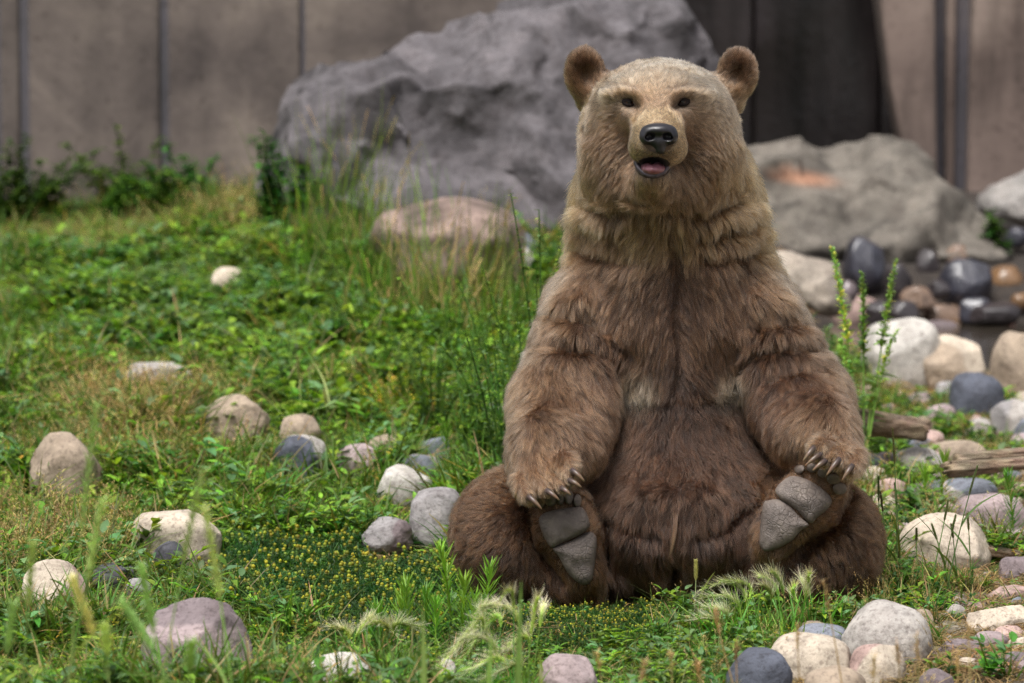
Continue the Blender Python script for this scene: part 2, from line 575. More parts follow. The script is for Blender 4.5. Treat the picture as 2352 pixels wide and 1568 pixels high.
FOOT = []                 # ground footprints that keep the plants out: x, y, rx, ry
PAL = {'cream': (188, 175, 158), 'pale': (172, 166, 160), 'white': (188, 183, 176), 'tan': (158, 142, 124), 'grey': (146, 142, 142), 'blue': (116, 120, 130), 'slate': (84, 88, 100),
       'dark': (72, 72, 78), 'pink': (176, 150, 142), 'mauve': (158, 142, 142), 'purple': (120, 108, 110), 'brown': (130, 108, 92), 'wet': (52, 46, 48), 'wetblue': (58, 58, 68), 'ochre': (122, 92, 62), 'red': (128, 82, 72)}
def stone(px, top, bot, w, col, label, ang=0.0, seed=0, col2=None, wet=False, group=None, name='river_stone', tilt=0.0, sink=.22, depth=None, py_seat=16):
    """Rounded stone that shows from pixel row `top` to `bot`, `w` pixels wide, resting on the ground."""
    vis = bot
    if depth is None and px < 1700 and py_seat: bot = bot + py_seat
    g = ghit(px, bot - 3)
    if depth is not None:
        g = P(px, bot, depth)
    dist = g[1] - CAM[1]
    s = dist / FPX
    if px < 1700: ang = ang + .08
    rx = w * s / 2
    hv = (bot - top) * s
    rz = hv / (2 - sink * 1.6)
    ry = max(.55 * rx + .35 * rz, .6 * rx)
    rg = np.random.default_rng(1000 + seed * 17 + int(px) + int(top))
    v, f = ico(5 if w > 120 else 4)
    u = v.copy()
    # blocky or pebble-like
    e = 2.0 + 1.2 * rg.random()
    r = 1 / (np.abs(u) ** e).sum(1) ** (1 / e)
    u = u * (r / r.mean())[:, None]
    o3 = rg.random(3) * 40
    u = u * (1 + .15 * fbm(u * .9 + o3, 1.0, 2)[:, None])
    for k in range(int(4 + 6 * ang)):                    # flats and facets
        d = rg.standard_normal(3)
        d[2] = abs(d[2]) * .8
        d /= np.linalg.norm(d)
        t = .92 - .22 * ang - .12 * rg.random()
        h = u @ d - t
        u = u - d[None] * (np.maximum(h, 0) * min(.95, .7 + .4 * ang))[:, None]
    u = u * (1 + (.022 * fbm(u + o3, 4.0, 4) + .012 * fbm(u + o3, 14.0, 2)) * (1 + 2.2 * ang))[:, None]
    u /= np.abs(u).max(0)
    u = u * np.array((rx, ry, rz))
    c, sn = math.cos(tilt), math.sin(tilt)
    u = np.stack([u[:, 0] * c - u[:, 2] * sn, u[:, 1], u[:, 0] * sn + u[:, 2] * c], 1)
    a = (rg.random() - .5) * .5
    u = np.stack([u[:, 0] * math.cos(a) - u[:, 1] * math.sin(a), u[:, 0] * math.sin(a) + u[:, 1] * math.cos(a), u[:, 2]], 1)
    cy_ = g[1] + ry * .55
    zc = P(px, (top + bot) / 2, cy_)[2] - (rz - hv / 2)
    X0 = P(px, bot, cy_)[0]
    if depth is None and px < 1700: zc += .03
    base = np.array(srgb(*PAL[col]))
    cols = np.tile(base, (len(u), 1)) * (1 + .10 * fbm(u / rx + o3, 2.0, 3))[:, None]
    if col2:
        d = rg.standard_normal(3)
        k = sstep(.0, .12, (u / np.array((rx, ry, rz))) @ (d / np.linalg.norm(d)) + .35 * fbm(u / rx + o3, 1.6, 4))
        cols = cols * (1 - k[:, None]) + np.array(srgb(*PAL[col2])) * k[:, None]
    o = obj_np(name, u, f, M_WET if wet else M_STONE, None, True, cols)
    o.location = (X0, cy_, zc)
    tag(o, label, 'stone', group)
    FOOT.append((X0, cy_, rx * .9, ry * .9))
    return o

def rock(name, lo, hi, h, prims, disp, col, label, cols_fn=None, cat='boulder', foot=True, mat=None, facets=36):
    fl = Field(lo, hi, h)
    for p in prims: fl.ell(*p)
    v, q = fl.mesh()
    v = smooth_mesh(v.astype(float), q, 2)
    n = vert_normals(v, q)
    st = np.stack([v[:, 0] * .8 + v[:, 2] * .5, v[:, 1], v[:, 2] * 1.8 - v[:, 0] * .5], 1)
    bil = np.abs(vnoise(st + 3.3, 2.2)) + .5 * np.abs(vnoise(st + 8.1, 4.7)) + .25 * np.abs(vnoise(st, 10.0)) + .14 * np.abs(vnoise(v, 22.0))
    ter = vnoise(st + 5.0, 3.0) * 3
    ter = (np.floor(ter) + sstep(.35, .65, ter - np.floor(ter))) / 3
    rg = np.random.default_rng(len(v))
    for cnt, lim, k_ in ((facets, disp * 1.3, .85), (facets * 5, disp * .45, .7)):     # broken flat faces
        sd = rg.choice(len(v), cnt, replace=False)
        dn = n[sd] + rg.normal(0, .28, (cnt, 3)); dn /= np.linalg.norm(dn, axis=1, keepdims=True)
        sp_ = v[sd]
        wv_ = v + .05 * np.stack([vnoise(v + 2.2 * j, 5.0) for j in range(3)], 1)
        near = np.concatenate([((wv_[a:a + 8000, None] - sp_[None]) ** 2).sum(2).argmin(1) for a in range(0, len(v), 8000)])
        hgt = ((v - sp_[near]) * dn[near]).sum(1)
        v = v - dn[near] * (np.clip(hgt, -lim, lim) * k_)[:, None]
        v = smooth_mesh(v, q, 1, .3)
        n = vert_normals(v, q)
    v2 = v + n * (.28 * disp * (.5 * fbm(v, 1.6, 3) + 1.15 * (bil - .75) + .55 * ter))[:, None]
    c0 = np.tile(np.array(srgb(*col)), (len(v2), 1)) * np.clip(1 + .55 * fbm(v2, 2.6, 5) + .25 * fbm(v2 * np.array((1, 1, 2.5)), 9.0, 3) - .9 * np.clip(.10 - np.abs(fbm(st, 2.4, 3)), 0, 1) * 5, .3, 1.8)[:, None]
    if cols_fn is not None: c0 = cols_fn(v2, c0)
    c = v2.mean(0)
    c[2] = v2[:, 2].min()
    o = obj_np(name, v2 - c, q, mat or M_ROCK, None, True, c0)
    o.location = c
    tag(o, label, cat)
    if foot: FOOT.append((c[0], c[1], np.ptp(v2[:, 0]) * .42, np.ptp(v2[:, 1]) * .42))
    return o

def build_rocks():
    # big grey boulder behind the bear: ridge rising to a peak
    E = []
    for px, py, y, r in ((800, 280, 6.2, (.26, .45, .20)), (740, 340, 6.1, (.16, .40, .20)), (960, 290, 6.3, (.40, .55, .26)), (1120, 290, 6.4, (.42, .6, .34)), (1270, 250, 6.5, (.40, .6, .44)), (880, 250, 6.25, (.36, .5, .22)), (1030, 240, 6.3, (.38, .5, .26)), (1180, 200, 6.4, (.30, .5, .30)), (1300, 130, 6.5, (.22, .45, .26)),
                         (1390, 200, 6.6, (.30, .55, .43)), (1500, 220, 6.6, (.26, .5, .40)), (1580, 270, 6.6, (.16, .4, .28)), (1000, 460, 6.2, (.66, .6, .28)), (1300, 470, 6.3, (.65, .65, .34)), (790, 430, 6.15, (.24, .42, .24)), (1200, 420, 6.05, (.22, .25, .14)), (1240, 330, 5.98, (.2, .2, .12))):
        E.append((P(px, py, y), r, .06))
    lo = P(560, 640, 5.2); hi = P(1720, -60, 7.4)
    rock('grey_boulder', (lo[0], 5.2, .05), (hi[0], 7.5, 1.75), .017, E, .062, (90, 86, 89), 'huge grey ridged boulder rising to a peak behind the bear', facets=60)
    # broad tan boulder by the creek
    E = []
    for px, py, y, r in ((1790, 450, 8.2, (.26, .45, .24)), (1880, 470, 8.2, (.25, .45, .18)), (2010, 450, 8.3, (.27, .5, .24)), (2090, 510, 8.2, (.27, .45, .20)), (2190, 570, 8.1, (.22, .4, .12)), (2250, 595, 8.0, (.12, .3, .07)),
                         (1850, 560, 8.0, (.36, .4, .2)), (2000, 570, 8.0, (.3, .35, .18))):
        E.append((P(px, py, y), r, .05))
    lo = P(1600, 700, 7.3); hi = P(2360, 250, 9.2)
    def cf(v, c):
        px = project(v)
        k = np.exp(-(((px[:, 0] - 1840) / 80) ** 2 + ((px[:, 1] - 408 - (px[:, 0] - 1840) * .12) / 18) ** 2) ** 2)
        return c * (1 - k[:, None]) + np.array(srgb(150, 112, 90)) * k[:, None]
    rock('tan_boulder', (lo[0], 7.3, .0), (hi[0], 9.3, 1.35), .02, E, .05, (110, 104, 96), 'broad tan grey boulder with a rusty patch beside the creek', cf)
    E = [(P(2345, 480, 8.6), (.20, .3, .13), .05), (P(2420, 470, 8.6), (.25, .3, .16), .05)]
    rock('grey_boulder', (P(2200, 480, 8.6)[0], 8.1, .1), (P(2640, 480, 8.6)[0], 9.1, 1.0), .02, E, .03, (150, 146, 142), 'pale grey boulder at the foot of the streaked wall')
    E = [(P(1030, 540, 4.6), (.24, .3, .11), .05), (P(960, 540, 4.7), (.16, .3, .10), .05), (P(1115, 560, 4.55), (.13, .25, .09), .05), (P(1050, 620, 4.6), (.24, .3, .16), .06)]
    rock('pink_boulder', (P(800, 500, 4.6)[0], 4.0, .0), (P(1300, 500, 4.6)[0], 5.3, .9), .018, E, .03, (136, 117, 108), 'smooth pinkish boulder half buried in tall grass below the grey boulder', facets=4)
    E = [(P(1860, 655, 5.6), (.14, .2, .09), .04), (P(1800, 640, 5.7), (.14, .2, .1), .04), (P(1900, 685, 5.5), (.10, .15, .06), .04)]
    rock('sloping_rock', (P(1650, 600, 5.6)[0], 5.1, -.1), (P(2050, 600, 5.6)[0], 6.2, .6), .015, E, .02, (150, 140, 128), 'sloping mottled rock between the bear and the black creek stone', cat='rock')

    S = stone
    # left field
    S(153, 1015, 1152, 172, 'tan', 'tan boulder with a flaked patch standing alone at the edge of dry grass', .25, 1, 'pink')
    S(530, 925, 1012, 188, 'tan', 'flat angular tan slab lying in tall dry grass', .8, 2)
    S(690, 968, 1024, 105, 'tan', 'small tan stone behind the mottled blue grey stone', .3, 3)
    S(683, 1018, 1112, 138, 'slate', 'mottled dark blue grey stone with white blotches', .25, 4, 'pale')
    S(825, 1040, 1097, 108, 'mauve', 'low round mauve grey stone beside the pointed tan stone', .1, 5)
    S(883, 1010, 1058, 84, 'tan', 'pointed tan stone beside yellow flowering weeds', .8, 6)
    S(1003, 1024, 1062, 72, 'blue', 'small flat blue grey stone under yellow flowering weeds', .5, 7)
    S(965, 1060, 1108, 112, 'pale', 'flat pale blue grey stone behind the round whitish stone', .4, 8, 'blue')
    S(930, 1090, 1172, 140, 'white', 'round whitish grey stone in a grass tuft', .05, 9)
    S(1003, 1141, 1255, 130, 'grey', 'smooth grey stone beside the bear\'s thigh', .1, 10)
    S(888, 1210, 1268, 122, 'grey', 'wedge of grey stone with a dark face beside yellow buds', .6, 11, 'purple')
    S(405, 1182, 1306, 215, 'cream', 'long cream stone with a white splash in the green weeds', .2, 12, tilt=.08)
    S(388, 1265, 1336, 82, 'dark', 'small dark grey stone against the long cream stone', .2, 13)
    S(125, 1308, 1425, 172, 'cream', 'cream pink stone with rough cracks behind foreground grass stalks', .3, 14, 'pink')
    S(262, 1315, 1372, 135, 'dark', 'low dark grey stone touching the cracked cream pink stone', .2, 15)
    S(318, 1311, 1346, 52, 'grey', 'little grey stone at the end of the low dark stone', .1, 16)
    S(320, 1352, 1382, 62, 'grey', 'half buried grey stone in front of the low dark stone', .1, 17)
    S(455, 1395, 1600, 268, 'mauve', 'large mauve boulder with a broken purple face', .45, 18, 'purple')
    S(780, 1520, 1620, 175, 'white', 'whitish domed stone among grass below the yellow buds', .05, 19)
    S(582, 1548, 1600, 62, 'blue', 'small blue grey stone touching the large mauve boulder', .1, 20)
    S(1022, 1540, 1600, 60, 'pale', 'rough little grey stone beneath the foxtail grass', .5, 21)
    S(1310, 1524, 1610, 148, 'mauve', 'low mauve grey stone below the bear and the yellow buds', .1, 22)
    S(360, 845, 892, 168, 'pale', 'long flat pale stone sunk in the green weeds', .1, 23)
    S(525, 630, 668, 92, 'cream', 'pale stone far up the grassy bank', .4, 24)
    S(1100, 892, 925, 92, 'pale', 'flat pale stone in weeds beside the bear\'s arm', .2, 25)
    S(1136, 940, 972, 46, 'grey', 'little grey stone under the bear\'s elbow', .1, 26)
    S(175, 1303, 1328, 58, 'purple', 'small purplish stone behind the cracked cream pink stone', .2, 27)
    S(258, 1183, 1215, 44, 'dark', 'small dark stone showing through the dry grass', .2, 28)
    S(1192, 545, 592, 92, 'blue', 'blue grey stone beyond the weeds at the bear\'s shoulder', .2, 30)
    S(1200, 585, 632, 82, 'pale', 'pale stone in weeds below the blue grey stone', .3, 31)
    # right bank
    S(2065, 722, 892, 175, 'white', 'large whitish dome shaped boulder behind the tall podded weed', .1, 32)
    S(1960, 672, 748, 122, 'pink', 'pinkish tan stone behind the flower spikes of the podded weed', .1, 33)
    S(2160, 733, 792, 92, 'purple', 'purple grey stone at the water beside the whitish boulder', .1, 34)
    S(2195, 760, 900, 172, 'cream', 'cream mottled boulder with a pointed top', .5, 35, 'tan')
    S(2118, 815, 882, 40, 'purple', 'sliver of purple brown stone wedged beside the pointed cream boulder', .2, 36)
    S(2265, 768, 818, 82, 'grey', 'grey stone at the water beyond the pink stone', .1, 37)
    S(2300, 775, 838, 84, 'pink', 'pink stone leaning on the tan round boulder', .2, 38)
    S(2345, 758, 915, 150, 'tan', 'round tan boulder behind the dark slate stone', .1, 39)
    S(2245, 853, 962, 130, 'slate', 'dark slate blue round stone against the pale boulders', .1, 40)
    S(2330, 915, 1000, 118, 'pale', 'pale mottled stone in weeds beside the slate blue stone', .5, 41, 'grey')
    S(2004, 1040, 1098, 56, 'blue', 'blue grey stone beside the bear\'s fore paw', .1, 43)
    S(2036, 1038, 1090, 60, 'purple', 'purplish stone between the log and the bear\'s fore paw', .3, 44)
    S(2112, 1003, 1042, 74, 'blue', 'blue grey stone under the end of the log', .1, 45)
    S(2192, 1010, 1062, 150, 'tan', 'low tan grey stone beside the weathered planks', .1, 46)
    S(2110, 1026, 1094, 112, 'pale', 'pale rounded stone behind the bright green weed', .1, 47)
    S(2225, 1097, 1164, 138, 'pale', 'whitish stone with blue grey mottling under the driftwood', .1, 49, 'blue')
    S(2268, 1132, 1238, 176, 'mauve', 'large smooth mauve stone behind the long cream stone', .05, 50)
    S(2175, 1175, 1312, 226, 'cream', 'long cream boulder with grass stalks before it right of the bear', .25, 51, tilt=-.12)
    S(2338, 1275, 1335, 92, 'purple', 'rough purple grey stone past the end of the long cream boulder', .4, 52)
    S(2318, 1340, 1380, 120, 'pink', 'flat pink slab above the cream slab', .8, 53)
    S(2295, 1385, 1455, 158, 'cream', 'flat cream slab with brown edges by the bare grit', .8, 54)
    S(2035, 1372, 1535, 226, 'pale', 'large speckled pale boulder on the grit in front of the bear\'s knee', .15, 55, tilt=-.15)
    S(1862, 1450, 1575, 200, 'cream', 'speckled cream round stone between the slate stone and the large pale boulder', .05, 56)
    S(1888, 1430, 1500, 128, 'blue', 'smooth blue grey stone behind the speckled cream stone', .05, 57, depth=-.93)
    S(1870, 1424, 1460, 62, 'tan', 'little tan stone peeping over the smooth blue grey stone', .1, 61, depth=-.80)
    S(2012, 1470, 1582, 136, 'cream', 'medium cream pink speckled stone against the large pale boulder', .05, 58, 'pink')
    S(1743, 1485, 1610, 162, 'slate', 'slate blue domed stone beside the speckled cream stone', .05, 59)
    S(1915, 1530, 1640, 158, 'tan', 'tan grey stone in front of the speckled cream stone', .05, 60)
    S(2205, 1462, 1500, 112, 'purple', 'layered purplish slab lying in the bare grit', .7, 62)
    S(2130, 1490, 1516, 70, 'mauve', 'small flat mauve stone on the grit beside the large pale boulder', .5, 63)
    S(2335, 1370, 1392, 60, 'blue', 'thin bluish slab between the pink and cream slabs', .7, 64)
    # wet creek stones
    W = dict(wet=True)
    S(1985, 535, 648, 96, 'wetblue', 'tall black wet stone under the tan boulder', .5, 70, depth=7.2, **W)
    S(2132, 570, 634, 56, 'wet', 'wet purplish brown stone against the tan boulder', .2, 71, depth=7.4, **W)
    S(2060, 600, 690, 66, 'wet', 'dark wet stone beside the tall black wet stone', .3, 72, depth=7.0, **W)
    S(2220, 585, 695, 132, 'wetblue', 'broad dark slate wet stone in the creek', .3, 73, depth=7.1, **W)
    S(2312, 608, 678, 88, 'ochre', 'ochre brown round wet stone above the creek', .2, 74, 'brown', depth=7.3, **W)
    S(2168, 695, 742, 104, 'ochre', 'orange wet stone at the water\'s edge', .5, 75, 'brown', **W)
    S(2110, 655, 705, 92, 'brown', 'tan brown wet slab tilted against the broad slate stone', .8, 76, depth=6.9, **W)
    S(2282, 690, 738, 132, 'wet', 'flat black wet stone beside the creek water', .4, 77, depth=6.8, **W)
    S(2240, 680, 738, 82, 'wetblue', 'shiny blue black stone between the orange and flat black stones', .3, 78, depth=6.85, **W)
    S(2343, 668, 706, 48, 'ochre', 'little ochre stone behind the flat black stone', .2, 79, depth=7.0, **W)
    S(1938, 640, 690, 70, 'purple', 'damp purple brown stone behind the pinkish tan stone', .3, 80, depth=6.6, **W)
    S(2335, 520, 562, 58, 'wetblue', 'dark stone under the pale grey boulder by the wall', .2, 81, depth=8.0, **W)
    S(2298, 728, 748, 74, 'red', 'reddish pebble at the edge of the creek water', .2, 82, **W)
    S(2075, 690, 735, 66, 'wet', 'dark damp stone behind the whitish boulder', .3, 83, depth=6.3, **W)
    S(2155, 640, 680, 56, 'wet', 'small dark wet stone between larger creek stones', .4, 84, depth=7.0, **W)
    S(2020, 690, 740, 70, 'wet', 'damp blackish stone behind the green pods', .3, 85, depth=6.4, **W)
    S(2200, 560, 600, 60, 'brown', 'brown stone in the gap above the broad slate stone', .4, 86, depth=7.7, **W)
    S(2270, 555, 600, 70, 'grey', 'dull grey stone at the foot of the tan boulder\'s slope', .4, 87, depth=7.9)

    # smaller cobbles packed between the larger stones of the creek bank
    rc = np.random.default_rng(31)
    made = 0
    for _ in range(900):
        if made >= 64: break
        px = rc.uniform(1990, 2380)
        py = rc.uniform(800, 1300) if rc.random() < .72 else rc.uniform(1400, 1590)
        if py > 1390 and px < 2090: continue
        w = rc.uniform(34, 88) * (1 if py > 1000 else .85)
        g = ghit(px, py)
        r = w / 2 * (g[1] + 12) / FPX
        if any(((g[0] - fx) / (rx + r * .7)) ** 2 + ((g[1] - fy) / (ry + r * .7)) ** 2 < 1 for fx, fy, rx, ry in FOOT): continue
        c = ('pale', 'grey', 'tan', 'blue', 'mauve', 'cream', 'purple', 'pink')[rc.integers(8)]
        lab = {'pale': 'small pale', 'grey': 'small grey', 'tan': 'small tan', 'blue': 'small blue grey', 'mauve': 'small mauve', 'cream': 'small cream', 'purple': 'small purplish', 'pink': 'small pinkish'}[c]
        S(px, py - w * rc.uniform(.45, .7), py + 4, w, c, lab + ' cobble packed between the larger stones of the creek bank', rc.uniform(.1, .6), 300 + made, group=lab + ' cobbles on the creek bank', name='cobble')
        made += 1

    # driftwood
    m, nt, out = new_mat('driftwood')
    tc = N(nt, 'ShaderNodeTexCoord')
    mp = N(nt, 'ShaderNodeMapping'); mp.inputs['Scale'].default_value = (1.2, 9, 9)
    nt.links.new(tc.outputs['Object'], mp.inputs[0])
    n1 = noise(nt, mp.outputs[0], 6, 8, .65, .8)
    n2 = noise(nt, tc.outputs['Object'], 12, 5)
    c = ramp(nt, [(.28, srgb(58, 46, 38)), (.45, srgb(120, 102, 84)), (.62, srgb(164, 146, 124)), (.8, srgb(186, 170, 148))], n1.outputs['Fac'])
    c2 = mixc(nt, .4, c.outputs[0], n2.outputs['Color'], 'SOFT_LIGHT')
    b = N(nt, 'ShaderNodeBsdfPrincipled', Roughness=.9)
    nt.links.new(c2, b.inputs['Base Color']); nt.links.new(bump(nt, n1.outputs['Fac'], 1.0, .02), b.inputs['Normal']); nt.links.new(b.outputs[0], out.inputs[0])
    def log(px0, py0, px1, py1, r, y, label, name, seed, flat=1.0):
        a, e = P(px0, py0, y), P(px1, py1, y + .05)
        t = np.linspace(0, 1, 40)
        pts = a + (e - a) * t[:, None]
        vs, fs = [], []
        n = 36
        d = (e - a) / np.linalg.norm(e - a)
        up = np.array((0, 0, 1.0)); sd = np.cross(d, up); sd /= np.linalg.norm(sd); up = np.cross(sd, d)
        rg = np.random.default_rng(seed)
        for i, p in enumerate(pts):
            for k in range(n):
                an = 2 * math.pi * k / n
                q = np.array([[math.cos(an) * 1.5, math.sin(an) * 1.5, t[i] * 1.2 + seed]])
                rr = r * (1 + .28 * float(fbm(q, 1.4, 4)[0]) + .12 * math.sin(an * 5 + seed + 3 * t[i]))
                taper = (1 - .25 * t[i]) * (1 if 0 < i < 39 else .55)
                off = d * (.035 * float(fbm(q * 3, 1.6, 3)[0]) if i in (0, 1, 38, 39) else 0)
                vs.append(p + off + rr * taper * (math.cos(an) * sd + flat * math.sin(an) * up))
        vs = np.array(vs)
        q = [(i * n + k, i * n + (k + 1) % n, (i + 1) * n + (k + 1) % n, (i + 1) * n + k) for i in range(39) for k in range(n)]
        c0 = len(vs)
        vs = np.concatenate([vs, pts[:1], pts[-1:]])
        tr = [(c0, (k + 1) % n, k) for k in range(n)] + [(c0 + 1, 39 * n + k, 39 * n + (k + 1) % n) for k in range(n)]
        c = vs.mean(0)
        # align the local x axis with the grain
        o = obj_np(name, vs - c, [np.array(q), np.array(tr)], m, None, True)
        o.location = c
        tag(o, label, 'driftwood')
        FOOT.append((c[0], c[1], abs(e[0] - a[0]) / 2, r))
        return o
    log(1960, 965, 2128, 990, .042, 2.0, 'weathered split log lying beside the bear\'s arm', 'driftwood_log', 3)
    log(2170, 1078, 2420, 1058, .032, 1.05, 'long weathered driftwood plank above the blue mottled stone', 'driftwood_plank', 7, .7)
    log(2190, 1054, 2420, 1032, .026, 1.3, 'brown driftwood plank behind the paler plank', 'driftwood_plank', 9, .6)
    log(2235, 1258, 2345, 1275, .016, .25, 'short sawn branch end between the mauve and cream boulders', 'driftwood_branch', 5, 1.0)

    # loose grit on the bare patch (uncountable)
    rg = np.random.default_rng(8)
    v0, f0 = ico(1)
    V, F_, C_ = [], [], []
    k = 0
    for _ in range(2600):
        x = rg.uniform(.75, 2.3)
        y = rg.uniform(-2.2, .2) if rg.random() < .75 else rg.uniform(.2, 4.5)
        r = .003 + .012 * rg.random() ** 3
        u = v0 * r * (1 + .25 * rg.standard_normal((len(v0), 1)) * .6) * np.array((1, 1, .7))
        V.append(u + np.array((x, y, float(gheight(x, y)) + r * .25)))
        F_.append(f0 + k)
        k += len(v0)
        C_.append(np.tile(np.array(srgb(*PAL[('tan', 'pale', 'grey', 'mauve', 'brown')[rg.integers(5)]])), (len(v0), 1)))
    tag(obj_np('grit', np.concatenate(V), np.concatenate(F_), M_STONE, None, True, np.concatenate(C_)), 'loose pale grit and pebbles on the bare ground', 'gravel', kind='stuff')
build_rocks()

# ================================================================== the bear
def tube(pts, radii, seg=10, cap=True):
    """Tapered tube along a polyline: vertices, quads."""
    pts = np.asarray(pts, float)
    n = len(pts)
    T = np.gradient(pts, axis=0)
    T /= np.linalg.norm(T, axis=1, keepdims=True)
    ref = np.array((0.0, 0, 1)) if abs(T[0][2]) < 0.9 else np.array((1.0, 0, 0))
    vs = []
    U = np.cross(T[0], ref)
    U /= np.linalg.norm(U)
    for i in range(n):
        U = U - T[i] * (U @ T[i])
        U /= np.linalg.norm(U)
        V = np.cross(T[i], U)
        a = np.arange(seg) * 2 * math.pi / seg
        vs.append(pts[i] + radii[i] * (np.cos(a)[:, None] * U + np.sin(a)[:, None] * V))
    v = np.concatenate(vs)
    q = []
    for i in range(n - 1):
        for k in range(seg):
            k2 = (k + 1) % seg
            q.append((i * seg + k, i * seg + k2, (i + 1) * seg + k2, (i + 1) * seg + k))
    t = []
    if cap:
        c0, c1 = len(v), len(v) + 1
        v = np.concatenate([v, pts[:1] - T[:1] * radii[0] * 0.4, pts[-1:] + T[-1:] * radii[-1] * 0.6])
        for k in range(seg):
            k2 = (k + 1) % seg
            t.append((c0, k2, k))
            t.append((c1, (n - 1) * seg + k, (n - 1) * seg + k2))
    return v, [np.array(q), np.array(t).reshape(-1, 3)]

def in_poly(px, poly):
    x, y = px[:, 0], px[:, 1]
    r = np.zeros(len(px), bool)
    n = len(poly)
    for i in range(n):
        x1, y1 = poly[i]
        x2, y2 = poly[(i + 1) % n]
        c = ((y1 > y) != (y2 > y)) & (x < (x2 - x1) * (y - y1) / (y2 - y1 + 1e-12) + x1)
        r ^= c
    return r

def seg_dist(px, line):
    d = np.full(len(px), 1e9)
    for a, b in zip(line[:-1], line[1:]):
        a, b = np.array(a, float), np.array(b, float)
        t = np.clip(((px - a) @ (b - a)) / ((b - a) @ (b - a)), 0, 1)
        d = np.minimum(d, np.linalg.norm(px - (a + t[:, None] * (b - a)), axis=1))
    return d

def build_bear():
    fld = Field((-0.30, -0.74, -0.03), (1.14, 0.50, 1.60), 0.0068)
    E, C = fld.ell, fld.cap
    # trunk
    E((0.425, -0.06, 0.20), (0.40, 0.34, 0.215), 0.05)
    E(P(1548, 1120, 0.0), (0.34, 0.315, 0.33), 0.07)
    E(P(1548, 820, 0.0), (0.275, 0.272, 0.33), 0.09)
    E((0.43, 0.08, 0.62), (0.285, 0.25, 0.36), 0.06)
    E(P(1543, 690, 0.0), (0.268, 0.26, 0.26), 0.06)
    E(P(1535, 545, -0.02), (0.238, 0.25, 0.23), 0.06)
    C((0.43, 0.10, 0.35), (0.42, 0.08, 1.04), 0.26, 0.22, 0.1)
    # neck and head
    E(P(1525, 455, -0.08), (0.222, 0.22, 0.16), 0.05)
    E(P(1515, 272, -0.16), (0.190, 0.225, 0.152), 0.05)
    E(P(1420, 352, -0.17), (0.090, 0.17, 0.115), 0.05)
    E(P(1614, 352, -0.17), (0.090, 0.17, 0.115), 0.05)
    E(P(1500, 425, -0.20), (0.15, 0.16, 0.075), 0.06)
    E(P(1508, 222, -0.30), (0.120, 0.085, 0.062), 0.05)
    C(P(1507, 266, -0.36), P(1512, 318, -0.485), 0.073, 0.062, 0.04)
    E(P(1511, 336, -0.470), (0.070, 0.085, 0.042), 0.03)
    E(P(1480, 342, -0.46), (0.030, 0.058, 0.030), 0.02)
    E(P(1544, 342, -0.46), (0.030, 0.058, 0.030), 0.02)
    C(P(1500, 420, -0.30), P(1500, 400, -0.455), 0.075, 0.040, 0.03)
    # open mouth
    E(P(1500, 379, -0.535), (0.037, 0.085, 0.0235), 0.012, sub=True)
    # ears
    for px, s in ((1345, -1), (1691, 1)):
        E(P(px, 166, -0.07), (0.046, 0.030, 0.062), 0.012, rot=(0.15, s * 0.25, -s * 0.15))
        C(P(px - s * 22, 232, -0.06), P(px, 180, -0.07), 0.040, 0.036, 0.025)
        C(P(px - s * 58, 212, -0.07), P(px - s * 14, 192, -0.06), 0.048, 0.030, 0.02)
        E(P(px - s * 4, 172, -0.115), (0.029, 0.036, 0.043), 0.01, rot=(0.15, s * 0.25, -s * 0.3), sub=True)
    # arms
    for pts in (((1378, 725, -0.08, .148), (1284, 930, -0.20, .118), (1262, 1030, -0.37, .094), (1248, 1088, -0.45, .072)),
                ((1704, 725, -0.08, .148), (1842, 925, -0.20, .116), (1878, 1000, -0.37, .092), (1916, 1048, -0.45, .066))):
        for a, b in zip(pts[:-1], pts[1:]):
            C(P(*a[:3]), P(*b[:3]), a[3], b[3], 0.045)
    C(P(1345, 920, -0.22), P(1318, 1035, -0.35), 0.088, 0.070, 0.03)
    C(P(1795, 915, -0.22), P(1838, 1000, -0.35), 0.084, 0.070, 0.03)
    # digits of the fore paws: knuckle -> claw base
    for k, b in (((1197, 1103), (1212, 1140)), ((1225, 1088), (1253, 1126)), ((1256, 1078), (1287, 1118)),
                 ((1282, 1066), (1305, 1100)), ((1296, 1056), (1312, 1080)),
                 ((1895, 1020), (1872, 1030)), ((1900, 1026), (1884, 1044)), ((1914, 1034), (1897, 1058)),
                 ((1936, 1040), (1926, 1062)), ((1962, 1046), (1958, 1078))):
        C(P(*k, -0.50), P(*b, -0.575), 0.024, 0.017, 0.006)
    # hind legs
    C((0.26, -0.12, 0.21), P(1186, 1222, -0.24), 0.19, 0.155, 0.05)
    C((0.60, -0.12, 0.21), P(1892, 1236, -0.24), 0.19, 0.14, 0.05)
    E(P(1176, 1240, -0.30), (0.125, 0.17, 0.150), 0.05)
    E(P(1904, 1246, -0.30), (0.098, 0.16, 0.142), 0.05)
    C(P(1190, 1290, -0.34), P(1322, 1340, -0.40), 0.085, 0.060, 0.04)
    C(P(1930, 1290, -0.34), P(1790, 1312, -0.38), 0.085, 0.075, 0.04)
    # hind feet (soles towards the camera)
    C(P(1335, 1318, -0.44), P(1298, 1215, -0.42), 0.058, 0.078, 0.03)
    C(P(1298, 1215, -0.42), P(1290, 1160, -0.41), 0.075, 0.066, 0.02)
    C(P(1778, 1248, -0.44), P(1840, 1165, -0.42), 0.062, 0.082, 0.03)
    C(P(1845, 1160, -0.42), P(1878, 1112, -0.41), 0.075, 0.068, 0.02)
    v, q = fld.mesh()
    v = v.astype(np.float64)
    v = smooth_mesh(v, q, 2, 0.5)
    v[:, 2] = np.maximum(v[:, 2], -0.02)
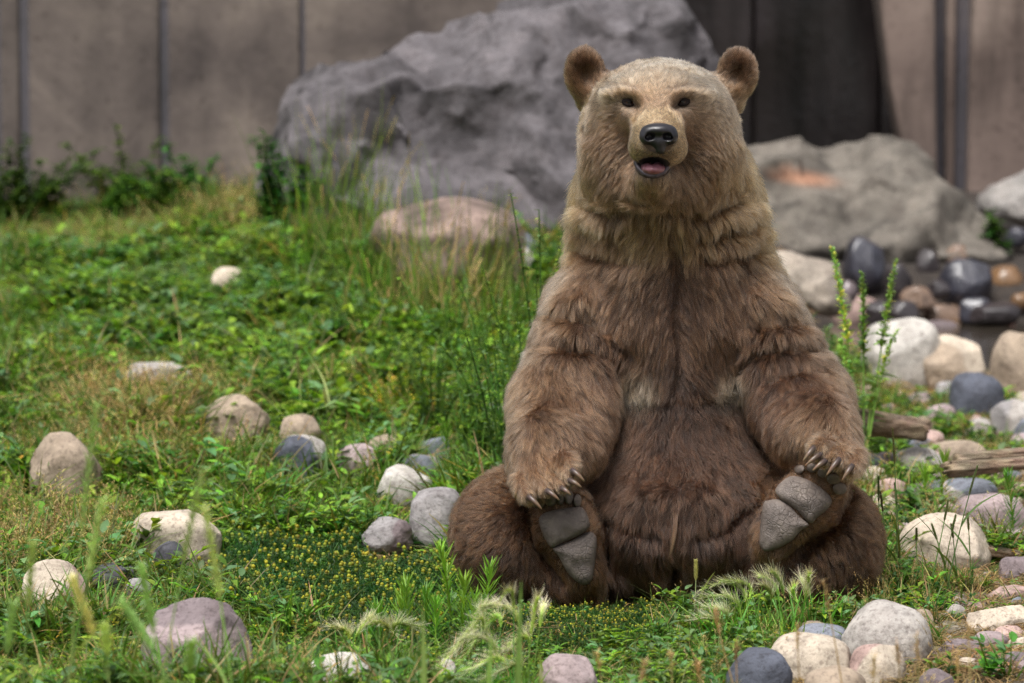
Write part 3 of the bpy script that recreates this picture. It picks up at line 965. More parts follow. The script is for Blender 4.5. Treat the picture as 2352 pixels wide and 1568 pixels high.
    # ---- sculpting strokes: (polyline in pixels, width px, depth m)
    def stroke(v, lines):
        n = vert_normals(v, q)
        px = project(v)
        face = sstep(0.1, -0.35, n[:, 1])
        for line, sig, amp in lines:
            d = seg_dist(px, line)
            v = v + n * (amp * np.exp(-(d / sig) ** 2) * face)[:, None]
        return v
    creases = [([(1295, 505), (1350, 520), (1400, 528)], 9, -.022), ([(1300, 560), (1360, 580), (1440, 600)], 10, -.022),
               ([(1310, 535), (1370, 548)], 7, -.015),
               ([(1770, 500), (1690, 520), (1600, 545)], 10, -.022), ([(1785, 560), (1700, 580), (1620, 598)], 9, -.014),
               ([(1745, 450), (1670, 465), (1590, 500)], 9, -.018), ([(1300, 455), (1370, 470), (1430, 490)], 9, -.016),
               ([(1255, 720), (1330, 735), (1400, 765), (1440, 800)], 10, -.024), ([(1235, 790), (1330, 800), (1400, 815)], 10, -.022),
               ([(1850, 745), (1780, 750), (1720, 740)], 10, -.018), ([(1880, 800), (1800, 795), (1740, 810), (1700, 850)], 12, -.026),
               ([(1890, 850), (1830, 850), (1770, 870)], 10, -.016),
               ([(1550, 560), (1556, 640), (1550, 720), (1558, 800), (1556, 890)], 14, -.013),
               ([(1440, 880), (1425, 980), (1400, 1060), (1350, 1120)], 10, -.026), ([(1690, 880), (1715, 980), (1770, 1070)], 10, -.026),
               ([(1400, 1185), (1450, 1215), (1500, 1222)], 14, -.014), ([(1600, 1225), (1660, 1210), (1720, 1165)], 14, -.014),
               ([(1550, 1290), (1550, 1390)], 12, -.02), ([(1545, 1110), (1560, 1118)], 12, -.015),
               ([(1392, 1200), (1400, 1290), (1390, 1380)], 10, -.03), ([(1722, 1200), (1716, 1300)], 10, -.025),
               ([(1212, 1175), (1222, 1250), (1290, 1340)], 8, -.02), ([(1960, 1120), (1925, 1200), (1800, 1290)], 9, -.02)]
    creases += [([(1420, 474), (1460, 480), (1500, 482), (1550, 480), (1590, 474)], 9, -.008)]
    creases += [([a_, b_], 4.5, -.010) for a_, b_ in (((1210, 1098), (1232, 1136)), ((1242, 1083), (1271, 1122)), ((1270, 1072), (1297, 1110)), ((1290, 1060), (1311, 1090)), ((1906, 1028), (1889, 1050)), ((1926, 1036), (1911, 1062)), ((1951, 1042), (1943, 1072)))]
    creases = [(l, s_ * .85, a_ * 1.5) for l, s_, a_ in creases]
    creases += [([(1455, 912), (1510, 918), (1556, 920), (1610, 918), (1675, 910)], 13, -.005)]
    bulges = [([(1398, 218), (1430, 212), (1475, 222)], 13, .015), ([(1540, 222), (1582, 212), (1622, 218)], 13, .015),
              ([(1444, 236), (1454, 238)], 14, -.024), ([(1560, 238), (1570, 236)], 14, -.024),
              ([(1510, 180), (1510, 240)], 10, -.006),
              ([(1350, 330), (1340, 400)], 16, .010), ([(1690, 330), (1700, 400)], 16, .010),
              ([(1450, 640), (1440, 760)], 40, .02), ([(1650, 640), (1660, 760)], 40, .02),
              ([(1340, 690), (1300, 700)], 25, .02), ([(1330, 765), (1300, 765)], 18, .015),
              ([(1790, 700), (1740, 690)], 25, .02), ([(1830, 775), (1780, 772)], 16, .015),
              ([(1320, 520), (1350, 545)], 12, .015), ([(1330, 485), (1390, 505)], 12, .015),
              ([(1720, 540), (1660, 560)], 12, .015), ([(1730, 480), (1650, 500)], 12, .015),
              ([(1480, 1145), (1620, 1140)], 30, .02)]
    v = stroke(v, creases)
    v = smooth_mesh(v, q, 1, 0.4)
    v = stroke(v, bulges)
    v = smooth_mesh(v, q, 1, 0.4)
    nrm = vert_normals(v, q)
    bvh = BVHTree.FromPolygons([tuple(c) for c in v], [tuple(int(i) for i in f) for f in q])
    camv = Vector(CAM)
    def hit(px, py):
        h = bvh.ray_cast(camv, Vector(ray(px, py)).normalized())[0]
        return np.array(h) if h is not None else None

    # ---- pads of the hind feet, in pixels
    def Lz(l): return [(1128.8 + a * .2584, 984.1 + b * .2584) for a, b in l]
    def Rz(l): return [(1707.7 + a * .2584, 926.2 + b * .2584) for a, b in l]
    sole_pads = [
        ('sole_pad', Lz([(440, 790), (520, 742), (680, 712), (800, 712), (860, 830), (830, 905), (700, 978), (640, 1002), (552, 1050), (500, 1000), (445, 880)])),
        ('heel_pad', Lz([(562, 1068), (690, 1008), (850, 930), (910, 950), (930, 1020), (910, 1200), (890, 1330), (830, 1378), (760, 1350), (680, 1270), (610, 1140)])),
        ('sole_pad', Rz([(300, 760), (420, 658), (560, 682), (690, 760), (770, 850), (740, 930), (650, 1005), (592, 1052), (470, 940), (330, 840)])),
        ('heel_pad', Rz([(180, 920), (230, 872), (330, 868), (420, 925), (490, 1010), (568, 1078), (500, 1130), (400, 1230), (220, 1303), (162, 1260), (152, 1190)]))]
    def oval(cx, cy, a, b, r=0.0, n=14):
        t = np.arange(n) * 2 * math.pi / n
        x, y = a * np.cos(t), b * np.sin(t)
        return list(zip(cx + x * math.cos(r) - y * math.sin(r), cy + x * math.sin(r) + y * math.cos(r)))
    toe_pads = [Lz(oval(765, 640, 36, 58)), Lz(oval(688, 605, 40, 68)), Lz(oval(612, 628, 36, 50)), Lz(oval(525, 645, 52, 46)), Lz(oval(425, 668, 46, 42)),
                Rz(oval(497, 583, 47, 42, -.3)), Rz(oval(610, 572, 50, 42)), Rz(oval(705, 615, 47, 44)), Rz(oval(803, 672, 62, 48)), Rz(oval(856, 757, 62, 58))]

    # ---- root object and body
    bear = empty('bear', (0.42, -0.05, 0.0))
    tag(bear, 'large brown bear sitting upright on the grass with hind soles facing forward', 'bear')
    inv = Matrix.Translation((-0.42, 0.05, 0.0))
    def child(name, v_, f_, mat, parent=None, cols=None):
        o = obj_np(name, v_, f_, mat, bear, True, cols)
        o.matrix_parent_inverse = inv
        if parent is not None:
            o.parent = parent
            o.matrix_parent_inverse = parent.matrix_world.inverted() if False else Matrix()
        return o

    # ---- fur control points: px, py, flow dx, dy, lift, length cm, curl, colour
    K = {'cream': (220, 194, 164), 'tan': (174, 138, 106), 'gold': (184, 144, 98), 'brown': (132, 98, 74), 'mid': (108, 78, 60),
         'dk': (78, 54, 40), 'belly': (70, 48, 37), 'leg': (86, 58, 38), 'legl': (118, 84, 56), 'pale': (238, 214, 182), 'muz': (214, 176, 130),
         'ear': (112, 88, 72), 'dark': (52, 42, 40), 'paw': (152, 114, 86), 'cheek': (138, 106, 80), 'chin': (180, 142, 104)}
    S = []
    def both(px, py, dx, dy, *a, mid=1512):
        S.append((px, py, dx, dy) + a)
        S.append((2 * mid - px, py, -dx, dy) + a)
    A = S.append
    A((1512, 268, 0, -1, .12, .9, 0, 'muz')); A((1512, 240, 0, -1, .2, 1.3, 0, 'tan'))
    both(1472, 292, -.7, -.4, .12, .8, 0, 'muz'); both(1490, 268, -.5, -.8, .12, .9, 0, 'muz'); both(1482, 280, -.7, -.6, .12, .8, 0, 'muz'); both(1442, 292, -.9, .5, .2, 1.6, 0, 'mid'); both(1448, 312, -.9, .4, .18, 1.3, 0, 'mid'); both(1400, 330, -.9, .6, .32, 3.2, 0, 'mid'); both(1458, 335, -1, .1, .12, .8, 0, 'muz'); both(1470, 355, -1, .2, .1, .7, 0, 'muz')
    A((1512, 350, 0, .6, .08, .5, 0, 'dark')); A((1500, 361, 0, .6, .08, .4, 0, 'dark')); A((1526, 360, 0, .6, .08, .4, 0, 'dark')); A((1512, 342, 0, .6, .08, .4, 0, 'dark')); both(1488, 356, -.5, .5, .08, .5, 0, 'dark'); both(1540, 352, .5, .5, .1, .6, 0, 'cheek')
    A((1510, 212, 0, -1, .25, 2.0, 0, 'cheek')); A((1510, 185, .05, -1, .25, 2.2, 0, 'tan')); A((1515, 150, 0, -1, .25, 2.2, 0, 'cream'))
    both(1470, 150, -.4, -1, .25, 2.2, 0, 'cream'); both(1450, 180, -.5, -1, .28, 2.2, 0, 'cream'); both(1400, 205, -1, -.4, .3, 2.5, 0, 'cream')
    both(1430, 210, -.5, -.8, .28, 1.8, 0, 'tan'); both(1470, 215, .2, -1, .25, 1.6, 0, 'cheek'); both(1360, 240, -1, .2, .35, 3, .0, 'cream')
    both(1398, 262, -1, .4, .3, 2.8, 0, 'tan'); both(1352, 290, -.8, .7, .4, 4, .1, 'tan'); both(1430, 265, -.8, .6, .2, 1.5, 0, 'cheek')
    both(1420, 300, -.9, .6, .28, 2.5, 0, 'cheek'); both(1380, 320, -.9, .7, .35, 3.5, 0, 'brown'); both(1440, 340, -.8, .6, .25, 2.0, 0, 'cheek')
    both(1335, 350, -.5, 1, .4, 5, .1, 'gold'); both(1360, 390, -.5, 1, .4, 5, .1, 'tan'); both(1410, 380, -.7, .8, .35, 4, 0, 'brown')
    both(1320, 430, -.2, 1, .42, 5.5, .15, 'gold'); both(1440, 410, -.5, 1, .35, 3.0, 0, 'cheek'); both(1400, 440, -.4, 1, .4, 5, .1, 'brown')
    A((1497, 412, 0, 1, .2, 1.2, 0, 'chin')); A((1497, 432, 0, 1, .35, 3.0, 0, 'cheek')); A((1497, 460, 0, 1, .45, 5, 0, 'brown')); both(1455, 450, -.3, 1, .4, 4.5, 0, 'cheek', mid=1497)
    for ex, ey in ((1446, 234), (1567, 233)):
        for a_ in range(6): A((ex + 24 * math.cos(a_ * 1.05), ey + 17 * math.sin(a_ * 1.05), math.cos(a_ * 1.05) * (1 if ex > 1500 else -1) * .2 + (1 if ex > 1500 else -1) * .8, math.sin(a_ * 1.05), .15, .8, 0, 'mid'))
        for a_ in range(6): A((ex + 13 * math.cos(a_ * 1.05), ey + 9 * math.sin(a_ * 1.05), (1 if ex > 1500 else -1) * .6 + .5 * math.cos(a_ * 1.05), math.sin(a_ * 1.05), .15, .35, 0, 'dark'))
    # throat ruff and neck
    A((1500, 505, 0, 1, .38, 8, .15, 'gold')); A((1545, 530, 0, 1, .38, 8, .15, 'gold')); A((1470, 540, -.15, 1, .38, 8, .15, 'gold')); A((1610, 530, .25, 1, .38, 8, .15, 'gold'))
    A((1440, 500, -.3, 1, .4, 7, .15, 'tan')); A((1570, 500, .3, 1, .4, 7, .15, 'gold')); both(1370, 490, -.2, 1, .42, 6.5, .15, 'tan', mid=1530); both(1310, 520, 0, 1, .45, 6, .2, 'brown', mid=1537)
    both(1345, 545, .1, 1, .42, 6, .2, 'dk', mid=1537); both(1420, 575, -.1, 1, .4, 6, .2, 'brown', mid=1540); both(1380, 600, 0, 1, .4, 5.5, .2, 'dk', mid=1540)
    A((1500, 570, -.3, 1, .35, 6, .1, 'tan')); A((1600, 570, .3, 1, .35, 6, .1, 'brown'))
    # chest
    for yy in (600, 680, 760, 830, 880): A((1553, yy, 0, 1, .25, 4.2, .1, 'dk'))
    for yy, w, c in ((630, 45, 'mid'), (700, 55, 'mid'), (780, 55, 'brown'), (850, 55, 'mid')):
        both(1552 - w, yy, -.55, 1, .28, 4.5, .12, c, mid=1552); both(1552 - 2 * w, yy, -.35, 1, .3, 4.8, .12, 'brown', mid=1552)
    both(1330, 650, -.2, 1, .35, 5, .15, 'brown', mid=1540); both(1295, 700, -.3, 1, .4, 5, .15, 'tan', mid=1545); both(1380, 690, -.1, 1, .35, 5, .15, 'brown', mid=1545)
    both(1290, 770, -.2, 1, .42, 5.2, .25, 'mid', mid=1556); both(1360, 780, .1, 1, .42, 5.2, .25, 'dk', mid=1556); both(1420, 770, .2, 1, .4, 5, .2, 'mid', mid=1556)
    both(1400, 850, .3, 1, .42, 5.5, .25, 'mid', mid=1560); both(1300, 850, .0, 1, .42, 5.2, .25, 'mid', mid=1562)
    both(1465, 850, .1, 1, .4, 7, .25, 'tan', mid=1567); both(1462, 890, .15, 1, .45, 8, .25, 'pale', mid=1567); both(1440, 880, .1, 1, .45, 8, .25, 'tan', mid=1567)
    for a_, b_ in ((1478, 870), (1446, 885), (1680, 868), (1690, 888)): A((a_, b_, .05, 1, .4, 7.5, .25, 'pale'))
    # light tips in the ruff, crease shade and rim light painted into the coat
    for a_, b_ in ((1470, 545), (1520, 562), (1495, 528), (1590, 548), (1345, 490), (1420, 512), (1690, 478), (1738, 520), (1330, 470), (1600, 505)): A((a_, b_, (a_ - 1535) * .002, 1, .38, 6.5, .15, 'gold' if a_ % 20 else 'tan'))
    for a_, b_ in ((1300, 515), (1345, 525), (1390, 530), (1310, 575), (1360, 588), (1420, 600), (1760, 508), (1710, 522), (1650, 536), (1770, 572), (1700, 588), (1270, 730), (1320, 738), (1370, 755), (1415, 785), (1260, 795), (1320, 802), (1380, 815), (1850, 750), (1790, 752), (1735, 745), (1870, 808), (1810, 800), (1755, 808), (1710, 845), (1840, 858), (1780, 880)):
        A((a_, b_, 0, 1, .4, 5, .25, 'dk'))  # dark underfur plus painted fold shade along the neck and shoulder creases
    for a_, b_ in ((1172, 925), (1166, 985), (1170, 1045), (1262, 712), (1225, 805), (1964, 925), (1978, 985), (1982, 1040), (1832, 705), (1885, 805), (1298, 640), (1790, 640)): A((a_, b_, 0, 1, .38, 4.6, .1, 'cream'))  # rim light along the arm and shoulder outlines, painted as cream fur
    for a_, b_ in ((1480, 700), (1450, 640), (1490, 800), (1620, 700), (1650, 640), (1625, 800), (1440, 700), (1670, 700)): A((a_, b_, (a_ - 1552) * .004, 1, .3, 4.6, .12, 'brown'))
    for a_, b_ in ((1462, 885), (1448, 865), (1485, 885), (1470, 860), (1685, 880), (1668, 862), (1655, 885), (1700, 870)): A((a_, b_, .05, 1, .42, 7.5, .3, 'pale'))
    # arms
    A((1225, 860, -.3, 1, .4, 5, .15, 'tan')); A((1895, 830, .3, 1, .4, 5, .15, 'tan')); A((1180, 930, -.1, 1, .38, 5, .1, 'tan')); A((1955, 930, .1, 1, .38, 5, .1, 'tan'))
    A((1260, 930, .0, 1, .38, 5, .12, 'brown')); A((1850, 900, 0, 1, .38, 5, .12, 'mid')); A((1340, 950, .15, 1, .4, 5.5, .15, 'brown')); A((1780, 950, -.1, 1, .4, 5.5, .15, 'mid'))
    A((1400, 960, .1, 1, .42, 6, .2, 'brown')); A((1740, 950, 0, 1, .42, 6, .2, 'mid')); A((1190, 1010, .05, 1, .33, 4.5, .05, 'tan')); A((1965, 1000, 0, 1, .33, 4.5, .05, 'tan'))
    A((1260, 1010, .3, 1, .33, 4.5, .08, 'paw')); A((1330, 1030, .2, 1, .36, 4.5, .12, 'brown')); A((1370, 1050, .2, 1, .4, 5, .15, 'mid')); A((1880, 970, .1, 1, .33, 4.5, .08, 'brown'))
    A((1810, 1010, .2, 1, .4, 5, .15, 'mid')); A((1770, 1030, .2, 1, .4, 5, .15, 'dk')); A((1190, 1070, .2, 1, .28, 3.8, .03, 'paw')); A((1240, 1060, .4, 1, .28, 3.8, .03, 'paw')); A((1290, 1060, .8, 1, .22, 3.2, .03, 'tan'))
    A((1215, 1110, .35, 1, .18, 2.0, 0, 'paw')); A((1270, 1100, .7, .9, .14, 1.9, 0, 'tan')); A((1305, 1085, .8, .8, .14, 1.8, 0, 'tan')); A((1185, 1120, .1, 1, .3, 4, 0, 'tan'))
    A((1975, 1050, 0, 1, .28, 3.8, .03, 'paw')); A((1930, 1020, -.3, 1, .28, 3.8, .03, 'paw')); A((1880, 1010, -.8, .6, .22, 3.4, .03, 'tan')); A((1860, 1025, -1, .5, .16, 2.0, 0, 'tan'))
    A((1900, 1045, -.7, .9, .14, 1.9, 0, 'tan')); A((1940, 1060, -.4, 1, .16, 1.9, 0, 'paw')); A((1975, 1090, -.2, 1, .3, 4, 0, 'paw'))
    # belly and groin
    for a, b in ((1560, 950), (1490, 1000), (1640, 1000), (1560, 1050), (1450, 1090), (1680, 1080), (1520, 1120), (1600, 1120), (1480, 1160), (1640, 1160)):
        A((a, b, (a - 1560) * .005, 1, .5, 5.2, .75, 'belly' if (a + b) % 20 else 'mid'))
    for a, b in ((1430, 1230), (1500, 1230), (1600, 1240), (1680, 1230)): A((a, b, 0, 1, .42, 5.5, .45, 'belly'))
    for a, b in ((1420, 1320), (1490, 1310), (1560, 1330), (1630, 1310), (1690, 1330), (1450, 1370), (1600, 1370)): A((a, b, (a - 1550) * .001, 1, .28, 7, .2, 'mid'))
    # hind legs
    for a, b, dx, dy, l in ((1150, 1130, -.3, -.8, .75), (1100, 1150, -.7, -.4, .75), (1070, 1200, -1, 0, .75), (1150, 1200, -.3, .2, .7), (1080, 1270, -.8, .5, .7), (1160, 1270, -.1, .8, .6), (1120, 1340, -.4, 1, .5),
                            (1200, 1330, .2, 1, .45), (1960, 1150, .5, -.6, .75), (1995, 1200, 1, 0, .75), (1940, 1200, .2, .1, .7), (1990, 1270, .8, .5, .7), (1940, 1280, .2, .8, .6), (1960, 1340, .3, 1, .5)):
        A((a, b, dx, dy, l, 4.4, .6, 'leg'))
    A((1215, 1220, -.2, 1, .4, 2.6, .1, 'leg')); A((1240, 1290, .3, 1, .3, 3, .05, 'legl')); A((1290, 1350, .6, 1, .25, 3.2, .05, 'leg')); A((1345, 1365, .3, 1, .3, 4, .05, 'legl'))
    A((1372, 1210, .5, .6, .3, 2.0, .05, 'legl')); A((1376, 1300, .3, 1, .3, 2.6, .05, 'legl')); A((1280, 1160, .2, -1, .2, 1.0, 0, 'legl'))
    A((1880, 1270, .6, .8, .45, 5, .15, 'legl')); A((1820, 1300, .4, .8, .35, 4, .1, 'legl')); A((1760, 1300, 0, 1, .25, 2.0, 0, 'legl')); A((1735, 1230, -.5, .7, .3, 2.2, 0, 'legl')); A((1760, 1150, -.6, -.3, .3, 2.2, 0, 'legl'))
    A((1800, 1350, -.1, 1, .35, 6, .15, 'dk')); A((1880, 1350, .2, 1, .4, 6, .2, 'leg')); A((1850, 1120, .3, -.6, .2, 1.0, 0, 'legl')); A((1920, 1190, .6, .5, .4, 3, .1, 'legl'))
    for (a_, b_) in ((1212, 1140), (1253, 1124), (1287, 1116), (1305, 1098), (1312, 1078)): A((a_, b_, .7, .8, .10, 1.2, 0, 'tan'))
    for (a_, b_) in ((1875, 1026), (1888, 1042), (1900, 1056), (1928, 1058), (1958, 1072)): A((a_, b_, -.7, .8, .10, 1.2, 0, 'tan'))
    for poly, (gx, gy) in ((sole_pads[0][1] + sole_pads[1][1], (1305, 1250)), (sole_pads[2][1] + sole_pads[3][1], (1825, 1180))):
        for a_, b_ in poly:
            d_ = np.array((a_ - gx, b_ - gy)); d_ /= np.linalg.norm(d_)
            A((a_ + d_[0] * 5, b_ + d_[1] * 5, d_[0], d_[1], .25, 1.1, 0, 'legl'))
            A((a_ + d_[0] * 16, b_ + d_[1] * 16, d_[0], d_[1] + .3, .25, 1.7, 0, 'legl'))
    # ears
    for s, ex in ((1, 1345), (-1, 1691)):
        A((ex, 118, 0, -1, .6, 2.7, .1, 'ear')); A((ex - s * 38, 160, -s, -.2, .6, 2.7, .1, 'ear')); A((ex + s * 36, 150, s, -.5, .55, 2.5, .1, 'ear'))
        A((ex + s * 5, 180, -s * .3, -.6, .5, 3.0, .15, 'dk')); A((ex + s * 12, 200, -s * .3, -.8, .5, 3.0, .15, 'mid')); A((ex, 150, 0, -1, .5, 2.2, .05, 'ear')); A((ex - s * 25, 215, -.8 * s, .6, .45, 3, .05, 'ear')); A((ex + s * 25, 215, -.3 * s, -.8, .35, 2.4, .05, 'tan'))

    LEN = 0.73
    pts, fl, par, colr = [], [], [], []
    tight = []
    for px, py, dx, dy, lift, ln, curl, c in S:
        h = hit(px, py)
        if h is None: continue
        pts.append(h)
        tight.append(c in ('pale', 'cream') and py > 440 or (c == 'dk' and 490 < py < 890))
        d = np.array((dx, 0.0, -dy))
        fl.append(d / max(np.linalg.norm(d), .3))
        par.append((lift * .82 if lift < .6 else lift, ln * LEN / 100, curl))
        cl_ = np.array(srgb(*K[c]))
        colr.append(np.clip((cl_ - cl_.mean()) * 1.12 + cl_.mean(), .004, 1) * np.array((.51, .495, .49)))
    pts, fl, par, colr = map(np.array, (pts, fl, par, colr))
    nn = np.sort(np.linalg.norm(pts[:, None] - pts[None], axis=2), 1)[:, 2]
    sig = np.clip(nn * 0.85, 0.0085, 0.09)
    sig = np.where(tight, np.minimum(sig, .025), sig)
    def field(p):
        out = np.zeros((len(p), 9))
        for s in range(0, len(p), 60000):
            d2 = ((p[s:s + 60000, None, :] - pts[None]) ** 2).sum(2)
            lw = -d2 / (2 * sig ** 2)[None]
            lw -= lw.max(1, keepdims=True)
            w = np.exp(np.maximum(lw, -60))
            w /= w.sum(1, keepdims=True)
            out[s:s + 60000] = w @ np.concatenate([fl, par, colr], 1)
        return out

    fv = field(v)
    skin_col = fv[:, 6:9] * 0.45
    vpx = project(v)
    mouth = np.exp(-(((vpx[:, 0] - 1500) / 46) ** 2 + ((vpx[:, 1] - 379) / 30) ** 2) ** 3) * (v[:, 1] < -0.38)
    skin_col = skin_col * (1 - mouth)[:, None] + np.array(srgb(48, 40, 44)) * mouth[:, None]
    m_skin, nt, out = new_mat('bear_skin')
    at = N(nt, 'ShaderNodeAttribute', attribute_name='tint')
    b = N(nt, 'ShaderNodeBsdfPrincipled', Roughness=0.8)
    nt.links.new(at.outputs['Color'], b.inputs['Base Color'])
    nt.links.new(b.outputs[0], out.inputs[0])
    body = child('body', v, q, m_skin, cols=skin_col)

    # ---- leather and horn materials
    m_pad, nt, out = new_mat('paw_pad_leather')
    tc = N(nt, 'ShaderNodeTexCoord')
    n1 = noise(nt, tc.outputs['Object'], 14, 5)
    mp = N(nt, 'ShaderNodeVectorMath', operation='MULTIPLY_ADD')
    nt.links.new(n1.outputs['Color'], mp.inputs[0]); mp.inputs[1].default_value = (.028, .028, .028); nt.links.new(tc.outputs['Object'], mp.inputs[2])
    vo = N(nt, 'ShaderNodeTexVoronoi', feature='DISTANCE_TO_EDGE', Scale=62.0)
    vo2 = N(nt, 'ShaderNodeTexVoronoi', feature='DISTANCE_TO_EDGE', Scale=170.0)
    nt.links.new(mp.outputs[0], vo.inputs['Vector']); nt.links.new(mp.outputs[0], vo2.inputs['Vector'])
    r1 = ramp(nt, [(0, (0, 0, 0)), (.09, (1, 1, 1))], vo.outputs['Distance'])
    r2 = ramp(nt, [(0, (.55, .55, .55)), (.16, (1, 1, 1))], vo2.outputs['Distance'])
    n2 = noise(nt, tc.outputs['Object'], 22, 8, .65)
    n3 = noise(nt, tc.outputs['Object'], 160, 4, .6)
    msk = ramp(nt, [(.42, (0, 0, 0)), (.58, (1, 1, 1))], n1.outputs['Fac'])
    crk = mixc(nt, msk.outputs[0], (1, 1, 1), r1.outputs[0])
    crk2 = mixc(nt, 0.8, crk, r2.outputs[0], 'MULTIPLY')
    base = ramp(nt, [(.3, srgb(80, 71, 66)), (.5, srgb(102, 92, 86)), (.72, srgb(128, 117, 108))], n2.outputs['Fac'])
    colp = mixc(nt, 0.28, base.outputs[0], crk2, 'MULTIPLY')
    b = N(nt, 'ShaderNodeBsdfPrincipled', Roughness=0.55)
    nt.links.new(colp, b.inputs['Base Color'])
    h1 = mixc(nt, 0.25, crk2, n3.outputs['Color'])
    nt.links.new(bump(nt, h1, 0.7, 0.004), b.inputs['Normal'])
    nt.links.new(b.outputs[0], out.inputs[0])

    def pad(name, poly, thick, parent):
        poly = np.array(poly)
        n0 = len(poly)
        dense = []
        for i in range(n0):                                     # closed Catmull-Rom outline
            p0, p1, p2, p3 = poly[i - 1], poly[i], poly[(i + 1) % n0], poly[(i + 2) % n0]
            for t in np.linspace(0, 1, 5)[:-1]:
                dense.append(.5 * (2 * p1 + (p2 - p0) * t + (2 * p0 - 5 * p1 + 4 * p2 - p3) * t * t + (3 * p1 - p0 - 3 * p2 + p3) * t ** 3))
        D = np.array(dense)
        c = D.mean(0)
        hs = [hit(*(c + (d - c) * s)) for d in D[::2] for s in (.35, .8)]
        hs = np.array([h for h in hs if h is not None])
        y0 = np.median(hs[:, 1])
        hs = hs[np.abs(hs[:, 1] - y0) < .04]
        M = np.c_[hs[:, 0], hs[:, 2], np.ones(len(hs))]
        ca = np.linalg.lstsq(M, hs[:, 1], rcond=None)[0]
        rings = [0, .2, .4, .55, .7, .8, .88, .94, .98, 1.0, 1.0]
        vs = []
        for k, r in enumerate(rings):
            pr = max(0, 1 - r ** 2.4) ** .55 if k < len(rings) - 1 else -1.2
            for d in (D if r > 0 else D[:1]):
                qx = c + (d - c) * r
                pt = P(qx[0], qx[1], y0)
                yy = np.array((pt[0], pt[2], 1)) @ ca
                yy = np.clip(yy, y0 - .05, y0 + .05)
                w = 1 + .25 * float(vnoise(np.array([[qx[0] * .04, qx[1] * .04, 0]]), 1.0)[0])
                vs.append(P(qx[0], qx[1], yy - (0.012 if name == 'toe_pad' else 0.002) - thick * pr * w))
        m = len(D)
        t, qd = [], []
        for k in range(m): t.append((0, 1 + k, 1 + (k + 1) % m))
        for r in range(len(rings) - 2):
            for k in range(m):
                a, b_ = 1 + r * m, 1 + (r + 1) * m
                qd.append((a + k, b_ + k, b_ + (k + 1) % m, a + (k + 1) % m))
        vs = np.array(vs)
        o = child(name, vs, [np.array(t), np.array(qd)], m_pad)
        bm = bmesh.new(); bm.from_mesh(o.data); bmesh.ops.recalc_face_normals(bm, faces=bm.faces); bm.to_mesh(o.data); bm.free()
        return o
    for nm, poly in sole_pads: pad(nm, [tuple(np.mean(poly, 0) + (np.array(p_) - np.mean(poly, 0)) * 1.055) for p_ in poly], 0.032, None)
    for poly in toe_pads: pad('toe_pad', poly, 0.014, None)

    # ---- claws
    m_claw, nt, out = new_mat('claw_horn')
    at = N(nt, 'ShaderNodeAttribute', attribute_name='tint')
    tc = N(nt, 'ShaderNodeTexCoord')
    n1 = noise(nt, tc.outputs['Object'], 120, 4)
    cc = mixc(nt, .35, at.outputs['Color'], n1.outputs['Color'], 'OVERLAY')
    b = N(nt, 'ShaderNodeBsdfPrincipled', Roughness=0.35)
    nt.links.new(cc, b.inputs['Base Color']); nt.links.new(b.outputs[0], out.inputs[0])
    claws = [((1214, 1140), (1244, 1169)), ((1256, 1127), (1284, 1148)), ((1290, 1121), (1311, 1137)), ((1308, 1103), (1335, 1119)), ((1314, 1080), (1342, 1105)),
             ((1870, 1028), (1845, 1058)), ((1885, 1042), (1850, 1069)), ((1896, 1058), (1867, 1080)), ((1927, 1055), (1899, 1091)), ((1957, 1070), (1935, 1102))]
    for (bx, by), (tx, ty) in claws:
        h = hit(bx, by)
        y0 = h[1] if h is not None else -0.56
        a = P(bx, by, y0 + 0.004)
        e = P(tx, ty, y0 - 0.018)
        m_ = (a + e) / 2 + np.array((0, -.016, .006))
        t = np.linspace(0, 1, 9)[:, None]
        pl = (1 - t) ** 2 * a + 2 * t * (1 - t) * m_ + t ** 2 * e
        rr = 0.0068 * (1 - np.linspace(0, 1, 9) ** 1.6) + 0.0018
        vv, ff = tube(pl, rr, 8)
        tt = np.repeat(np.linspace(0, 1, 9), 8)
        tt = np.r_[tt, 0, 1]
        cl = np.array(srgb(54, 44, 44))[None] * (1 - tt[:, None] ** 1.5) + np.array(srgb(136, 110, 86))[None] * tt[:, None] ** 1.5
        child('claw', vv, ff, m_claw, cols=cl)

    # ---- nose, lips, tongue, eyes
    m_nose, nt, out = new_mat('nose_leather')
    tc = N(nt, 'ShaderNodeTexCoord')
    vo = N(nt, 'ShaderNodeTexVoronoi', Scale=420.0)
    nt.links.new(tc.outputs['Object'], vo.inputs['Vector'])
    n1 = noise(nt, tc.outputs['Object'], 40, 4)
    cr = ramp(nt, [(.35, srgb(20, 19, 22)), (.7, srgb(40, 38, 44))], n1.outputs['Fac'])
    b = N(nt, 'ShaderNodeBsdfPrincipled', Roughness=0.30)
    nt.links.new(cr.outputs[0], b.inputs['Base Color'])
    nt.links.new(bump(nt, vo.outputs['Distance'], .25, .001), b.inputs['Normal'])
    nt.links.new(b.outputs[0], out.inputs[0])
    hn = hit(1513, 312)
    ny = hn[1]
    nf = Field(P(1513, 312, ny) - np.array((.07, .07, .06)), P(1513, 312, ny) + np.array((.07, .06, .06)), 0.0018)
    def NP(px, py, dy): return P(px, py, ny + dy)
    nf.ell(NP(1513, 298, .008), (.043, .030, .018), .006)
    nf.ell(NP(1487, 313, .006), (.021, .026, .021), .012)
    nf.ell(NP(1539, 313, .006), (.021, .026, .021), .012)
    nf.ell(NP(1514, 326, .008), (.024, .024, .022), .012)
    nf.ell(NP(1516, 343, .010), (.016, .020, .014), .010)
